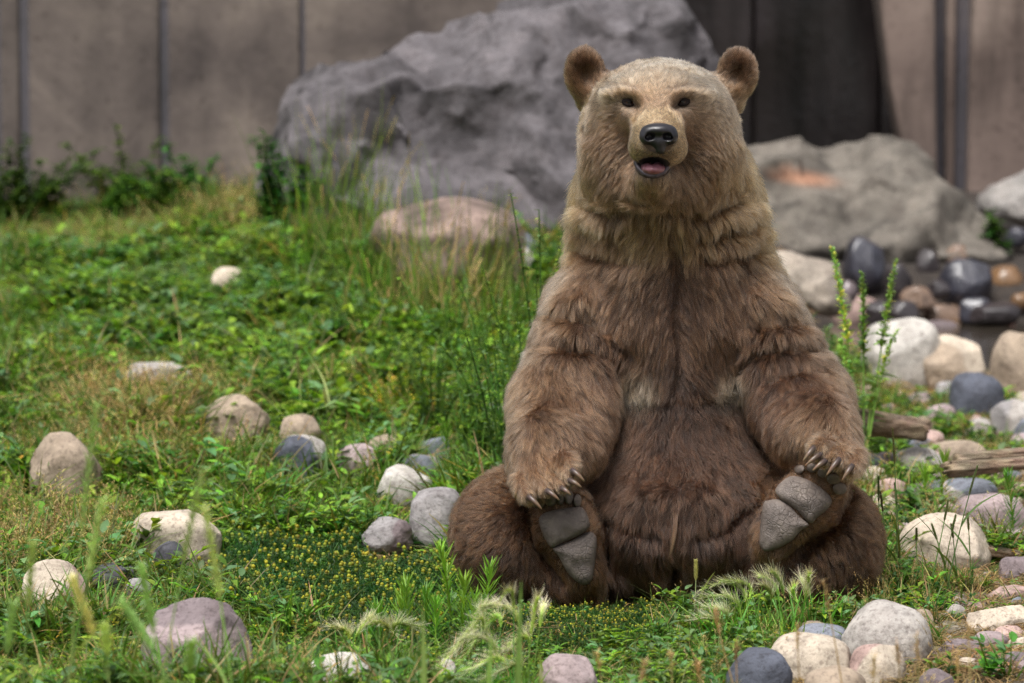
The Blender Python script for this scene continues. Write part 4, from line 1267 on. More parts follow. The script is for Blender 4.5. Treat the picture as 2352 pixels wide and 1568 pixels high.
    for s, cx in ((-1, 1494), (1, 1533)):
        nf.ell(NP(cx, 314, -.026), (.0125, .027, .0105), .005, sub=True)
        nf.cap(NP(cx + s * 4, 317, -.016), NP(cx + s * 16, 313, .0), .0055, .004, .006, sub=True)
    nf.cap(NP(1514, 312, -.024), NP(1516, 350, -.016), .002, .002, .005, sub=True)
    nv, nq = nf.mesh()
    nv = smooth_mesh(nv.astype(float), nq, 2)
    child('nose', nv, nq, m_nose)

    m_lip, nt, out = new_mat('lip_skin')
    tc = N(nt, 'ShaderNodeTexCoord')
    n1 = noise(nt, tc.outputs['Object'], 60, 5)
    cr = ramp(nt, [(.35, srgb(46, 40, 46)), (.6, srgb(84, 74, 84)), (.8, srgb(128, 108, 116))], n1.outputs['Fac'])
    b = N(nt, 'ShaderNodeBsdfPrincipled', Roughness=0.3)
    nt.links.new(cr.outputs[0], b.inputs['Base Color']); nt.links.new(b.outputs[0], out.inputs[0])
    u = [(1460, 370), (1466, 385), (1478, 397), (1494, 403), (1510, 402), (1524, 394), (1534, 382), (1538, 368)]
    ys = []
    for a in u:
        c = np.array((1499, 383)); d = np.array(a) - c
        h = hit(*(c + d * 1.12)); ys.append(h[1] if h is not None else -.5)
    ym = float(np.clip(np.median(ys), -.56, -.44))
    lip = np.array([P(a[0], a[1], ym + .018 - .030 * math.sin(math.pi * i / (len(u) - 1))) for i, a in enumerate(u)])
    tt = np.linspace(0, len(u) - 1, 26)
    lipd = np.stack([np.interp(tt, np.arange(len(u)), lip[:, k]) for k in range(3)], 1)
    vv, ff = tube(lipd, [0.0070] * 26, 8)
    child('lower_lip', vv, ff, m_lip)
    m_tongue, nt, out = new_mat('tongue')
    tc = N(nt, 'ShaderNodeTexCoord')
    n1 = noise(nt, tc.outputs['Object'], 90, 5)
    cr = ramp(nt, [(.3, srgb(120, 76, 88)), (.7, srgb(168, 116, 128))], n1.outputs['Fac'])
    b = N(nt, 'ShaderNodeBsdfPrincipled', Roughness=0.28)
    b.inputs['Subsurface Weight'].default_value = .1
    nt.links.new(cr.outputs[0], b.inputs['Base Color']); nt.links.new(bump(nt, n1.outputs['Fac'], .3, .001), b.inputs['Normal']); nt.links.new(b.outputs[0], out.inputs[0])
    tf = Field(P(1500, 380, ym) - np.array((.05, .06, .04)), P(1500, 380, ym) + np.array((.05, .09, .04)), 0.0022)
    tf.ell(P(1500, 386, ym + .014), (.033, .055, .017), .006)
    tf.cap(P(1499, 372, ym - .03), P(1499, 375, ym + .03), .004, .004, .008, sub=True)
    tv, tq = tf.mesh()
    child('tongue', smooth_mesh(tv.astype(float), tq, 2), tq, m_tongue)

    m_eye, nt, out = new_mat('bear_eye')
    tc = N(nt, 'ShaderNodeTexCoord')
    sp = N(nt, 'ShaderNodeAttribute', attribute_name='tint')
    b = N(nt, 'ShaderNodeBsdfPrincipled', Roughness=0.06)
    nt.links.new(sp.outputs['Color'], b.inputs['Base Color']); nt.links.new(b.outputs[0], out.inputs[0])
    m_lid, nt, out = new_mat('eyelid_skin')
    b = N(nt, 'ShaderNodeBsdfPrincipled', Roughness=0.85)
    b.inputs['Specular IOR Level'].default_value = .15
    tc = N(nt, 'ShaderNodeTexCoord'); n1 = noise(nt, tc.outputs['Object'], 150, 3)
    cr = ramp(nt, [(.3, srgb(24, 19, 19)), (.7, srgb(42, 34, 33))], n1.outputs['Fac'])
    nt.links.new(cr.outputs[0], b.inputs['Base Color']); nt.links.new(b.outputs[0], out.inputs[0])
    for ex, ey, s in ((1446, 234, -1), (1567, 233, 1)):
        h = hit(ex, ey)
        c = h + np.array((0, .003, 0))
        u_, w_ = 20, 14
        vs = []
        for i in range(w_ + 1):
            for j in range(u_):
                th, ph = math.pi * i / w_, 2 * math.pi * j / u_
                vs.append((math.sin(th) * math.cos(ph), -math.cos(th), math.sin(th) * math.sin(ph)))
        vs = np.array(vs)
        qs = [(i * u_ + j, i * u_ + (j + 1) % u_, (i + 1) * u_ + (j + 1) % u_, (i + 1) * u_ + j) for i in range(w_) for j in range(u_)]
        rr = np.hypot(vs[:, 0], vs[:, 2])
        fr = vs[:, 1] < 0
        cl = np.where((fr & (rr < .45))[:, None], np.array(srgb(10, 8, 8)), np.where((fr & (rr < .72))[:, None], np.array(srgb(64, 36, 22)), np.array(srgb(20, 15, 15))))
        eye = child('eye', c + vs * 0.0122, np.array(qs), m_eye, cols=cl)
        # almond-shaped lids: a rounded rim around the eye
        t = np.linspace(0, 2 * math.pi, 29)
        ring = np.array([c + np.array((.0150 * math.cos(a), -.0080 + .008 * abs(math.cos(a)) , (.0048 if math.sin(a) > 0 else .0066) * math.sin(a) + s * .0012 * math.cos(a))) for a in t])
        vv, ff = tube(ring, [0.0058] * 29, 8, cap=False)
        child('eyelid', vv, ff, m_lid, eye)

    # ================= fur
    tri = np.concatenate([q[:, [0, 1, 2]], q[:, [0, 2, 3]]])
    tn = np.cross(v[tri[:, 1]] - v[tri[:, 0]], v[tri[:, 2]] - v[tri[:, 0]])
    ar = np.linalg.norm(tn, axis=1) / 2
    tn /= np.maximum(2 * ar, 1e-12)[:, None]
    cen = v[tri].mean(1)
    dens = np.where(tn[:, 1] < 0.35, 1.0, 0.22)
    cpx = project(cen)
    head = sstep(470, 400, cpx[:, 1]) * (cen[:, 2] > 1.0)
    dens *= 1 + 1.6 * head
    dens *= 1 + 1.2 * np.exp(-(((cpx[:, 0] - 1512) / 80) ** 2 + ((cpx[:, 1] - 310) / 70) ** 2)) * (cen[:, 1] < -.3)
    dens = np.where(cen[:, 2] < 0.0, 0, dens)
    NS = FUR_COUNT
    prob = ar * dens
    prob /= prob.sum()
    rg = np.random.default_rng(21)
    ti = rg.choice(len(tri), NS, p=prob)
    r1, r2 = np.sqrt(rg.random(NS)), rg.random(NS)
    w = np.stack([1 - r1, r1 * (1 - r2), r1 * r2], 1)
    root = (v[tri[ti]] * w[:, :, None]).sum(1)
    nor = (nrm[tri[ti]] * w[:, :, None]).sum(1)
    nor /= np.linalg.norm(nor, axis=1, keepdims=True)
    rpx = project(root)
    keep = np.ones(NS, bool)
    facing = nor[:, 1] < 0.1
    for nm, poly in sole_pads:
        c = np.mean(poly, 0)
        keep &= ~(in_poly(rpx, [tuple(c + (np.array(p) - c) * .97) for p in poly]) & facing & (root[:, 1] < -.36))
    for poly in toe_pads:
        keep &= ~(in_poly(rpx, poly) & facing & (root[:, 1] < -.36) & (root[:, 1] > -.52))
    def ellm(cx, cy, a, b): return ((rpx[:, 0] - cx) / a) ** 2 + ((rpx[:, 1] - cy) / b) ** 2 < 1
    hd = (root[:, 1] < -.25) & (root[:, 2] > 1.0)
    keep &= ~(ellm(1446, 234, 13, 8) & hd) & ~(ellm(1567, 233, 13, 8) & hd)
    keep &= ~(ellm(1513, 315, 38, 34) & hd) & ~(ellm(1500, 383, 41, 25) & hd)
    root, nor, rpx = root[keep], nor[keep], rpx[keep]
    n = len(root)
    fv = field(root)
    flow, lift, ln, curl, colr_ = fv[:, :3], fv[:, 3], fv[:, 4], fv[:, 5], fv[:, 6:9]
    # coherent wander of the flow makes locks
    wob = np.stack([fbm(root + k * 3.1, 14.0, 2) for k in range(3)], 1)
    wob2 = np.stack([vnoise(root + k * 5.7, 58.0) for k in range(3)], 1)
    longf = np.clip(ln / .05, 0, 1.3)[:, None]
    flow = flow + wob * .75 * longf + wob2 * (.25 + .55 * curl[:, None]) * longf
    # hairs part away from the creases and are shorter in them
    for line, sg_, am_ in creases:
        lo_, hi_ = np.min(line, 0) - 4 * sg_, np.max(line, 0) + 4 * sg_
        ix = np.where((rpx > lo_).all(1) & (rpx < hi_).all(1) & (nor[:, 1] < .1))[0]
        if not len(ix): continue
        best = np.full(len(ix), 1e9); aw = np.zeros((len(ix), 2))
        for a_, b_ in zip(line[:-1], line[1:]):
            a_, b_ = np.array(a_, float), np.array(b_, float)
            t_ = np.clip(((rpx[ix] - a_) @ (b_ - a_)) / ((b_ - a_) @ (b_ - a_)), 0, 1)
            dv = rpx[ix] - (a_ + t_[:, None] * (b_ - a_))
            dd = np.linalg.norm(dv, axis=1)
            m_ = dd < best
            best[m_] = dd[m_]; aw[m_] = dv[m_] / np.maximum(dd[m_], .5)[:, None]
        k_ = np.exp(-(best / (sg_ * 1.7)) ** 2)
        flow[ix] += np.stack([aw[:, 0], np.zeros(len(ix)), -aw[:, 1]], 1) * (1.1 * k_)[:, None]
        ln[ix] *= 1 - .55 * np.exp(-(best / (sg_ * .9)) ** 2)
    flow = flow - nor * (flow * nor).sum(1, keepdims=True)
    flow /= np.maximum(np.linalg.norm(flow, axis=1, keepdims=True), .25)
    lift = np.clip(lift + .10 * rg.standard_normal(n), .05, .95)[:, None]
    ln = ln * (0.72 + .36 * rg.random(n)) * (1 + .18 * vnoise(root, 25.0))
    stray = rg.random(n) < .03
    ln = np.where(stray, ln * 1.25, ln)
    d0 = nor * lift + flow * (1 - lift)
    ng = n // 22
    gi0 = rg.choice(n, ng, replace=False)
    jit = np.full((n, 1), .06)
    jit[gi0] = .20
    d0 += rg.standard_normal((n, 3)) * jit
    d0 /= np.linalg.norm(d0, axis=1, keepdims=True)
    bend = (flow * .8 - nor * .55 * lift) + np.array((0, 0, -.25)) * longf
    KP = 5
    s = np.linspace(0, 1, KP)
    X = np.zeros((n, KP, 3), np.float32)
    perp = np.cross(d0, rg.standard_normal((n, 3)))
    perp /= np.maximum(np.linalg.norm(perp, axis=1, keepdims=True), 1e-6)
    ph = rg.random(n) * 6.28
    for k in range(KP):
        X[:, k] = root + ln[:, None] * (s[k] * d0 + .42 * s[k] ** 2 * bend)
        wv = (np.sin(ph + s[k] * 5.5) - np.sin(ph)) * s[k]
        X[:, k] += perp * (ln * (.03 + .20 * curl) * wv)[:, None]
    # gather the hairs into locks around guide hairs
    gi = gi0
    kd = KDTree(ng)
    for j, g in enumerate(gi): kd.insert(root[g], j)
    kd.balance()
    near = np.array([kd.find(c)[1] for c in root.tolist()])
    G = gi[near]
    cl = (np.clip(.35 + .55 * longf[:, 0], 0, .95) * (.30 + .70 * rg.random(n)))
    off = (root - root[G])
    okc = np.linalg.norm(off, axis=1) < .016
    cl = np.where(okc, cl * (1 - .45 * np.clip(curl, 0, 1)) * .86, 0)
    scale = (ln / np.maximum(ln[G], 1e-4))[:, None]
    for k in range(1, KP):
        tgt = root[G] + (X[G, k] - root[G]) * np.clip(scale, .6, 1.4) + off * .25
        X[:, k] += ((cl * s[k] ** 1.2)[:, None] * (tgt - X[:, k])).astype(np.float32)
    # a wisp hanging from the belly
    h = hit(1549, 1165)
    wn_ = 55
    wr = h + rg.standard_normal((wn_, 3)) * np.array((.0035, .002, .004))
    tip = P(1538, 1278, h[1] - .03)
    midp = P(1555, 1215, h[1] - .05)
    XW = np.zeros((wn_, KP, 3), np.float32)
    L_ = .75 + .3 * rg.random(wn_)
    for k in range(KP):
        t = s[k] * L_[:, None]
        XW[:, k] = (1 - t) ** 2 * wr + 2 * t * (1 - t) * (midp + (wr - h) * .8) + t * t * (tip + (wr - h) * .5)
    X = np.concatenate([X, XW])
    # colours: broad patches, locks and single hairs differ
    tone = 1 + .16 * fbm(root, 6.0, 3) + .14 * vnoise(root, 30.0) + .13 * rg.standard_normal(n) + .20 * rg.standard_normal(ng)[near] + np.where(rg.random(ng) < .3, .50, -.18)[near] + np.where(rg.random(n) < .12, .6, -.08)
    warm = .05 * vnoise(root + 9, 12.0)
    colr_ = colr_ * np.clip(tone, .4, 1.9)[:, None] * np.stack([1 + warm, np.ones(n), 1 - warm], 1)
    colr_ = np.concatenate([colr_, np.tile(np.array(srgb(140, 104, 78)), (wn_, 1)) * (.8 + .4 * rg.random((wn_, 1)))])
    ln = np.concatenate([ln, np.full(wn_, .1)])
    n += wn_
    rad = (0.00022 + .0062 * np.clip(ln, .004, .065))
    rad = np.clip(rad, .00022, .00056)
    R = (rad[:, None] * np.array([1.0, .95, .8, .55, .12])[None]).astype(np.float32)
    cu = bpy.data.hair_curves.new('fur')
    cu.add_curves([KP] * n)
    cu.attributes['position'].data.foreach_set('vector', X.reshape(-1).astype(np.float32))
    ra = cu.attributes.get('radius') or cu.attributes.new('radius', 'FLOAT', 'POINT')
    ra.data.foreach_set('value', R.ravel())
    ca = cu.attributes.new('fur_color', 'FLOAT_COLOR', 'CURVE')
    c4 = np.ones((n, 4), np.float32)
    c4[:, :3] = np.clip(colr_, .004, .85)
    ca.data.foreach_set('color', c4.ravel())
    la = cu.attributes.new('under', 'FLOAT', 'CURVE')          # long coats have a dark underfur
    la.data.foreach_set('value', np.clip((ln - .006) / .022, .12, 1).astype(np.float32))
    m_fur, nt, out = new_mat('bear_fur')
    at = N(nt, 'ShaderNodeAttribute', attribute_name='fur_color')
    hi = N(nt, 'ShaderNodeHairInfo')
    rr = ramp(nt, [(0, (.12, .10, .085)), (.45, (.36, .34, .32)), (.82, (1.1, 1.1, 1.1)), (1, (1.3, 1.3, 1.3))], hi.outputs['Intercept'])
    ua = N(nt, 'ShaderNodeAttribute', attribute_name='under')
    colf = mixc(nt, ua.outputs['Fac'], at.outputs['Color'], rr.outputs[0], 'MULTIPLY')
    hb = N(nt, 'ShaderNodeBsdfHairPrincipled')
    hb.parametrization = 'COLOR'
    hb.inputs['Roughness'].default_value = .42
    hb.inputs['Radial Roughness'].default_value = .55
    if 'Random Roughness' in hb.inputs: hb.inputs['Random Roughness'].default_value = .2
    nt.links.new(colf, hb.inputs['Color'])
    nt.links.new(hb.outputs[0], out.inputs[0])
    cu.materials.append(m_fur)
    fo = bpy.data.objects.new('fur', cu)
    link(fo, bear)
    fo.matrix_parent_inverse = inv
    print('bear: verts', len(v), 'hairs', n)
    return bear

FUR_COUNT = 800000
BEAR = build_bear()

# ================================================================== plants
def leaf_mat(name, trans=.35, rough=.5, hue=.06, val=.35):
    m, nt, out = new_mat(name)
    at = N(nt, 'ShaderNodeAttribute', attribute_name='tint')
    oi = N(nt, 'ShaderNodeObjectInfo')
    tc = N(nt, 'ShaderNodeTexCoord')
    n1 = noise(nt, tc.outputs['Object'], 55, 4)
    hs = N(nt, 'ShaderNodeHueSaturation')
    mr = N(nt, 'ShaderNodeMapRange'); mr.inputs['To Min'].default_value = .5 - hue / 2; mr.inputs['To Max'].default_value = .5 + hue / 2
    nt.links.new(oi.outputs['Random'], mr.inputs['Value']); nt.links.new(mr.outputs[0], hs.inputs['Hue'])
    fr = N(nt, 'ShaderNodeMath', operation='FRACT'); mu = N(nt, 'ShaderNodeMath', operation='MULTIPLY'); mu.inputs[1].default_value = 7.31
    nt.links.new(oi.outputs['Random'], mu.inputs[0]); nt.links.new(mu.outputs[0], fr.inputs[0])
    mv = N(nt, 'ShaderNodeMapRange'); mv.inputs['To Min'].default_value = 1 - val; mv.inputs['To Max'].default_value = 1 + val
    nt.links.new(fr.outputs[0], mv.inputs['Value']); nt.links.new(mv.outputs[0], hs.inputs['Value'])
    nt.links.new(at.outputs['Color'], hs.inputs['Color'])
    r = ramp(nt, [(.3, (.75, .75, .75)), (.7, (1.15, 1.15, 1.1))], n1.outputs['Fac'])
    c = mixc(nt, .8, hs.outputs[0], r.outputs[0], 'MULTIPLY')
    b = N(nt, 'ShaderNodeBsdfPrincipled', Roughness=rough)
    b.inputs['Specular IOR Level'].default_value = .35
    nt.links.new(c, b.inputs['Base Color'])
    t = N(nt, 'ShaderNodeBsdfTranslucent')
    nt.links.new(mixc(nt, 1.0, c, (1.25, 1.2, .6), 'MULTIPLY'), t.inputs['Color'])
    mx = N(nt, 'ShaderNodeMixShader'); mx.inputs[0].default_value = trans
    nt.links.new(b.outputs[0], mx.inputs[1]); nt.links.new(t.outputs[0], mx.inputs[2]); nt.links.new(mx.outputs[0], out.inputs[0])
    return m
M_LEAF = leaf_mat('plant_leaf')
M_STEM = leaf_mat('plant_stem', .15, .6, .03, .2)
M_DRY = leaf_mat('dry_plant', .25, .8, .03, .3)

class Geo:
    def __init__(s, seed=0):
        s.v, s.q, s.c, s.n = [], [], [], 0
        s.r = np.random.default_rng(seed)
    def add(s, v, q, col):
        v = np.asarray(v, float)
        s.v.append(v); s.q.append(np.asarray(q) + s.n); s.n += len(v)
        col = np.asarray(col, float)
        s.c.append(np.tile(col, (len(v), 1)) if col.ndim == 1 else col)
    def ribbon(s, pts, wid, col, side=None, fold=0.0):
        """Flat (or folded) strip along pts with half-widths wid."""
        pts = np.asarray(pts, float)
        n = len(pts)
        T = np.gradient(pts, axis=0)
        T /= np.maximum(np.linalg.norm(T, axis=1, keepdims=True), 1e-9)
        if side is None:
            a = s.r.random() * 6.28
            side = np.array((math.cos(a), math.sin(a), 0))
        S = side - T * (T @ side)[:, None]
        S /= np.maximum(np.linalg.norm(S, axis=1, keepdims=True), 1e-9)
        w = np.asarray(wid, float)[:, None]
        if fold:
            Nn = np.cross(S, T)
            v = np.concatenate([pts - S * w + Nn * w * fold, pts, pts + S * w + Nn * w * fold])
            i = np.arange(n - 1)
            q = np.concatenate([np.stack([i, i + 1, n + i + 1, n + i], 1), np.stack([n + i, n + i + 1, 2 * n + i + 1, 2 * n + i], 1)])
            col = np.tile(col, (3, 1)) if np.ndim(col) == 2 else col
        else:
            v = np.concatenate([pts - S * w, pts + S * w])
            i = np.arange(n - 1)
            q = np.stack([i, i + 1, n + i + 1, n + i], 1)
            col = np.tile(col, (2, 1)) if np.ndim(col) == 2 else col
        s.add(v, q, col)
    def blade(s, base, ang, lean, length, width, droop, col, col_tip=None, segs=5):
        t = np.linspace(0, 1, segs + 1)
        d = np.array((math.cos(ang), math.sin(ang), 0))
        hor = lean * t + droop * t ** 2
        ver = t * (1 - .25 * lean) - .55 * droop * t ** 2
        pts = np.asarray(base) + length * (hor[:, None] * d + ver[:, None] * np.array((0, 0, 1.0)))
        w = width / 2 * np.clip(1.15 - t ** 2.2 * 1.1, .05, 1) * np.clip(t * 6 + .5, 0, 1)
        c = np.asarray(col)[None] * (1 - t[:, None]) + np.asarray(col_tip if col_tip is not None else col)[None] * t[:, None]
        side = np.array((-math.sin(ang), math.cos(ang), 0))
        a2 = s.r.normal(0, .6)
        side = side * math.cos(a2) + d * math.sin(a2)
        s.ribbon(pts, w, c, side)
        return pts
    def leaf(s, base, d, length, width, col, up=(0, 0, 1), curl=.25, segs=4, pointy=1.0):
        d = np.asarray(d, float); d /= np.linalg.norm(d)
        up = np.asarray(up, float)
        side = np.cross(d, up)
        if np.linalg.norm(side) < 1e-3: side = np.cross(d, (1, 0, 0))
        side /= np.linalg.norm(side)
        nn = np.cross(side, d)
        t = np.linspace(0, 1, segs + 1)
        pts = np.asarray(base) + length * (t[:, None] * d - curl * (t ** 2)[:, None] * nn * .6)
        w = width / 2 * np.sin(np.pi * np.clip(t, .04, .985) ** (.75 / pointy)) ** .85
        s.ribbon(pts, w, np.asarray(col), side, .35)
    def stem(s, pts, r0, r1, col, seg=5):
        pts = np.asarray(pts, float)
        v, (q, t) = tube(pts, np.linspace(r0, r1, len(pts)), seg, cap=False) if False else tube(pts, np.linspace(r0, r1, len(pts)), seg)
        s.add(v, q, col)
    def blob(s, c, r, col, n=1):
        v, f = ico(n)
        s.v.append(v * np.asarray(r) + np.asarray(c)); s.q.append(np.c_[f, f[:, 2]] + s.n); s.n += len(v)
        s.c.append(np.tile(np.asarray(col, float), (len(v), 1)))
    def mesh(s, name, mat, origin=None):
        v = np.concatenate(s.v)
        if origin is not None: v = v - np.asarray(origin)
        q = np.concatenate(s.q)
        tri = q[:, 2] == q[:, 3]
        return mesh_np(name, v, [q[~tri], q[tri][:, :3]], mat, True, np.concatenate(s.c))
    def obj(s, name, mat, parent=None, origin=None):
        o = bpy.data.objects.new(name, s.mesh(name, mat, origin))
        if origin is not None and parent is None: o.location = origin
        if name in ('blades', 'foliage', 'leaves', 'stems'): o['kind'] = 'stuff'
        return link(o, parent)

def cj(rg, c, v=.15, h=.06):
    """Jittered linear colour from sRGB."""
    a = np.array(srgb(*c)) * (1 + v * rg.standard_normal())
    a = a * (1 + h * rg.standard_normal(3))
    return np.clip(a, .004, .9)

GREEN = (80, 116, 40); DEEP = (44, 80, 30); LIME = (124, 160, 52); OLIVE = (96, 108, 50); STRAW = (172, 150, 100); TANC = (150, 122, 82); BLUEG = (100, 132, 84)

# ---- prototypes for the uncountable ground cover
def proto(col, name, g, mat):
    o = bpy.data.objects.new(name, g.mesh(name, mat))
    col.objects.link(o)
    return o

def make_protos():
    P_ = {}
    def coll(n):
        c = bpy.data.collections.new(n)
        P_[n] = c
        return c
    c = coll('grass_clumps')
    for k in range(6):
        g = Geo(100 + k)
        for _ in range(20):
            b = np.r_[g.r.normal(0, .012, 2), -.01]
            dry = g.r.random() < .14
            co = cj(g.r, STRAW if dry else (GREEN if g.r.random() < .6 else OLIVE))
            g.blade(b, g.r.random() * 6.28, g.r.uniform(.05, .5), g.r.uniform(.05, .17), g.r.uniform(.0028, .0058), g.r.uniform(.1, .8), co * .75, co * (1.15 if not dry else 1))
        proto(c, 'grass_clump', g, M_LEAF)
    c = coll('dry_clumps')
    for k in range(5):
        g = Geo(200 + k)
        for _ in range(7):
            b = np.r_[g.r.normal(0, .015, 2), -.01]
            co = cj(g.r, STRAW if g.r.random() < .7 else TANC)
            pts = g.blade(b, g.r.random() * 6.28, g.r.uniform(.05, .35), g.r.uniform(.12, .24), .0014, g.r.uniform(.05, .35), cj(g.r, OLIVE), co, 6)
            for t in range(16):                              # open seed head
                u = g.r.uniform(.62, 1)
                i = int(u * 6) if u < 1 else 5
                p = pts[i] + (pts[min(i + 1, 6)] - pts[i]) * (u * 6 - i)
                d = np.r_[g.r.normal(0, .6, 2), g.r.uniform(.2, 1)]
                g.leaf(p, d, g.r.uniform(.006, .014), .0022, co * g.r.uniform(.8, 1.2), segs=2)
        for _ in range(8):
            co = cj(g.r, STRAW if g.r.random() < .5 else OLIVE)
            g.blade(np.r_[g.r.normal(0, .015, 2), -.01], g.r.random() * 6.28, g.r.uniform(.2, .9), g.r.uniform(.06, .14), .0022, g.r.uniform(.2, .9), co * .8, co)
        proto(c, 'dry_clump', g, M_DRY)
    c = coll('leafy_weeds')
    for k in range(6):
        g = Geo(300 + k)
        for _ in range(7):
            a = g.r.random() * 6.28
            L = g.r.uniform(.035, .085)
            b = np.r_[g.r.normal(0, .012, 2), -.01]
            pts = g.blade(b, a, g.r.uniform(.2, .9), L, .0018, g.r.uniform(0, .4), cj(g.r, GREEN), None, 5)
            base = GREEN if g.r.random() < .5 else DEEP
            for t in range(9):
                u = g.r.uniform(.15, 1)
                i = min(int(u * 5), 4)
                p = pts[i] + (pts[i + 1] - pts[i]) * (u * 5 - i)
                an = g.r.random() * 6.28
                g.leaf(p, (math.cos(an), math.sin(an), g.r.uniform(.1, .9)), g.r.uniform(.013, .027), g.r.uniform(.006, .012), cj(g.r, base if u < .8 else LIME), curl=g.r.uniform(0, .5), segs=3)
        proto(c, 'leafy_weed', g, M_LEAF)
    c = coll('broad_weeds')
    for k in range(5):
        g = Geo(400 + k)
        for _ in range(3):
            a = g.r.random() * 6.28
            b = np.r_[g.r.normal(0, .015, 2), -.01]
            pts = g.blade(b, a, g.r.uniform(.1, .4), g.r.uniform(.08, .16), .003, .1, cj(g.r, GREEN), None, 6)
            for t in range(11):
                u = g.r.uniform(.2, 1)
                i = min(int(u * 6), 5)
                p = pts[i] + (pts[i + 1] - pts[i]) * (u * 6 - i)
                an = g.r.random() * 6.28
                L = g.r.uniform(.028, .060) * (1.2 - .5 * u)
                g.leaf(p, (math.cos(an), math.sin(an), g.r.uniform(0, .8)), L, L * g.r.uniform(.35, .55), cj(g.r, (BLUEG, GREEN, LIME)[g.r.integers(3)]), curl=g.r.uniform(.1, .6), segs=4)
        proto(c, 'broad_weed', g, M_LEAF)
    c = coll('bud_weeds')
    for k in range(6):
        g = Geo(500 + k)
        for _ in range(6):
            a = g.r.random() * 6.28
            b = np.r_[g.r.normal(0, .018, 2), -.01]
            H = g.r.uniform(.05, .095)
            pts = g.blade(b, a, g.r.uniform(.05, .4), H, .0024, .05, cj(g.r, DEEP), cj(g.r, GREEN), 5)
            for t in range(14):                              # finely cut leaves
                u = g.r.uniform(.1, .92)
                i = min(int(u * 5), 4)
                p = pts[i] + (pts[i + 1] - pts[i]) * (u * 5 - i)
                an = g.r.random() * 6.28
                d = np.array((math.cos(an), math.sin(an), g.r.uniform(.1, .8)))
                L = g.r.uniform(.010, .022)
                co = cj(g.r, (42, 78, 32) if g.r.random() < .75 else (66, 104, 40))
                g.leaf(p, d, L, .0034, co, segs=2)
                for w in range(3):
                    q = p + d / np.linalg.norm(d) * L * (.35 + .22 * w)
                    d2 = d + g.r.normal(0, .7, 3)
                    g.leaf(q, d2, L * .5, .0030, co, segs=2)
            if g.r.random() < .15:
                tip = pts[-1]
                co = cj(g.r, (158, 156, 42) if g.r.random() < .6 else (120, 136, 50), .16)
                v, f = ico(1)
                r = g.r.uniform(.0036, .0054)
                vv = v * np.array((r, r, r * 1.15)); vv[:, 2] += r * .8
                cc = co[None] * np.clip(.65 + vv[:, 2:3] / r * .3, .5, 1.2)
                g.v.append(vv + tip); g.q.append(np.c_[f, f[:, 2]] + g.n); g.n += len(v); g.c.append(cc)
                g.blob(tip, (r * 1.05, r * 1.05, r * .45), cj(g.r, (150, 170, 90)))
        proto(c, 'bud_weed', g, M_LEAF)
    c = coll('yellow_weeds')
    for k in range(4):
        g = Geo(600 + k)
        for _ in range(4):
            a = g.r.random() * 6.28
            pts = g.blade(np.r_[g.r.normal(0, .012, 2), -.01], a, g.r.uniform(.1, .5), g.r.uniform(.07, .14), .002, .1, cj(g.r, GREEN), cj(g.r, LIME), 6)
            for t in range(16):
                u = g.r.uniform(.2, 1)
                i = min(int(u * 6), 5)
                p = pts[i] + (pts[i + 1] - pts[i]) * (u * 6 - i)
                an = g.r.random() * 6.28
                ye = u > .55 and g.r.random() < .55
                g.leaf(p, (math.cos(an), math.sin(an), g.r.uniform(0, .9)), g.r.uniform(.006, .013), g.r.uniform(.003, .006), cj(g.r, (200, 178, 60) if ye else LIME), segs=2)
        proto(c, 'yellow_weed', g, M_LEAF)
    c = coll('thatch')
    for k in range(4):
        g = Geo(700 + k)
        for _ in range(16):
            a = g.r.random() * 6.28
            co = cj(g.r, TANC if g.r.random() < .6 else (128, 112, 74), .2)
            L = g.r.uniform(.05, .13)
            t = np.linspace(0, 1, 4)
            d = np.array((math.cos(a), math.sin(a), 0))
            pts = np.r_[g.r.normal(0, .03, 2), .004] + L * (t[:, None] - .5) * d + np.c_[np.zeros(4), np.zeros(4), .02 * g.r.random() * np.sin(t * 3.1)]
            g.ribbon(pts, np.full(4, .0011), co)
        proto(c, 'thatch', g, M_DRY)
    return P_
PROTO = make_protos()

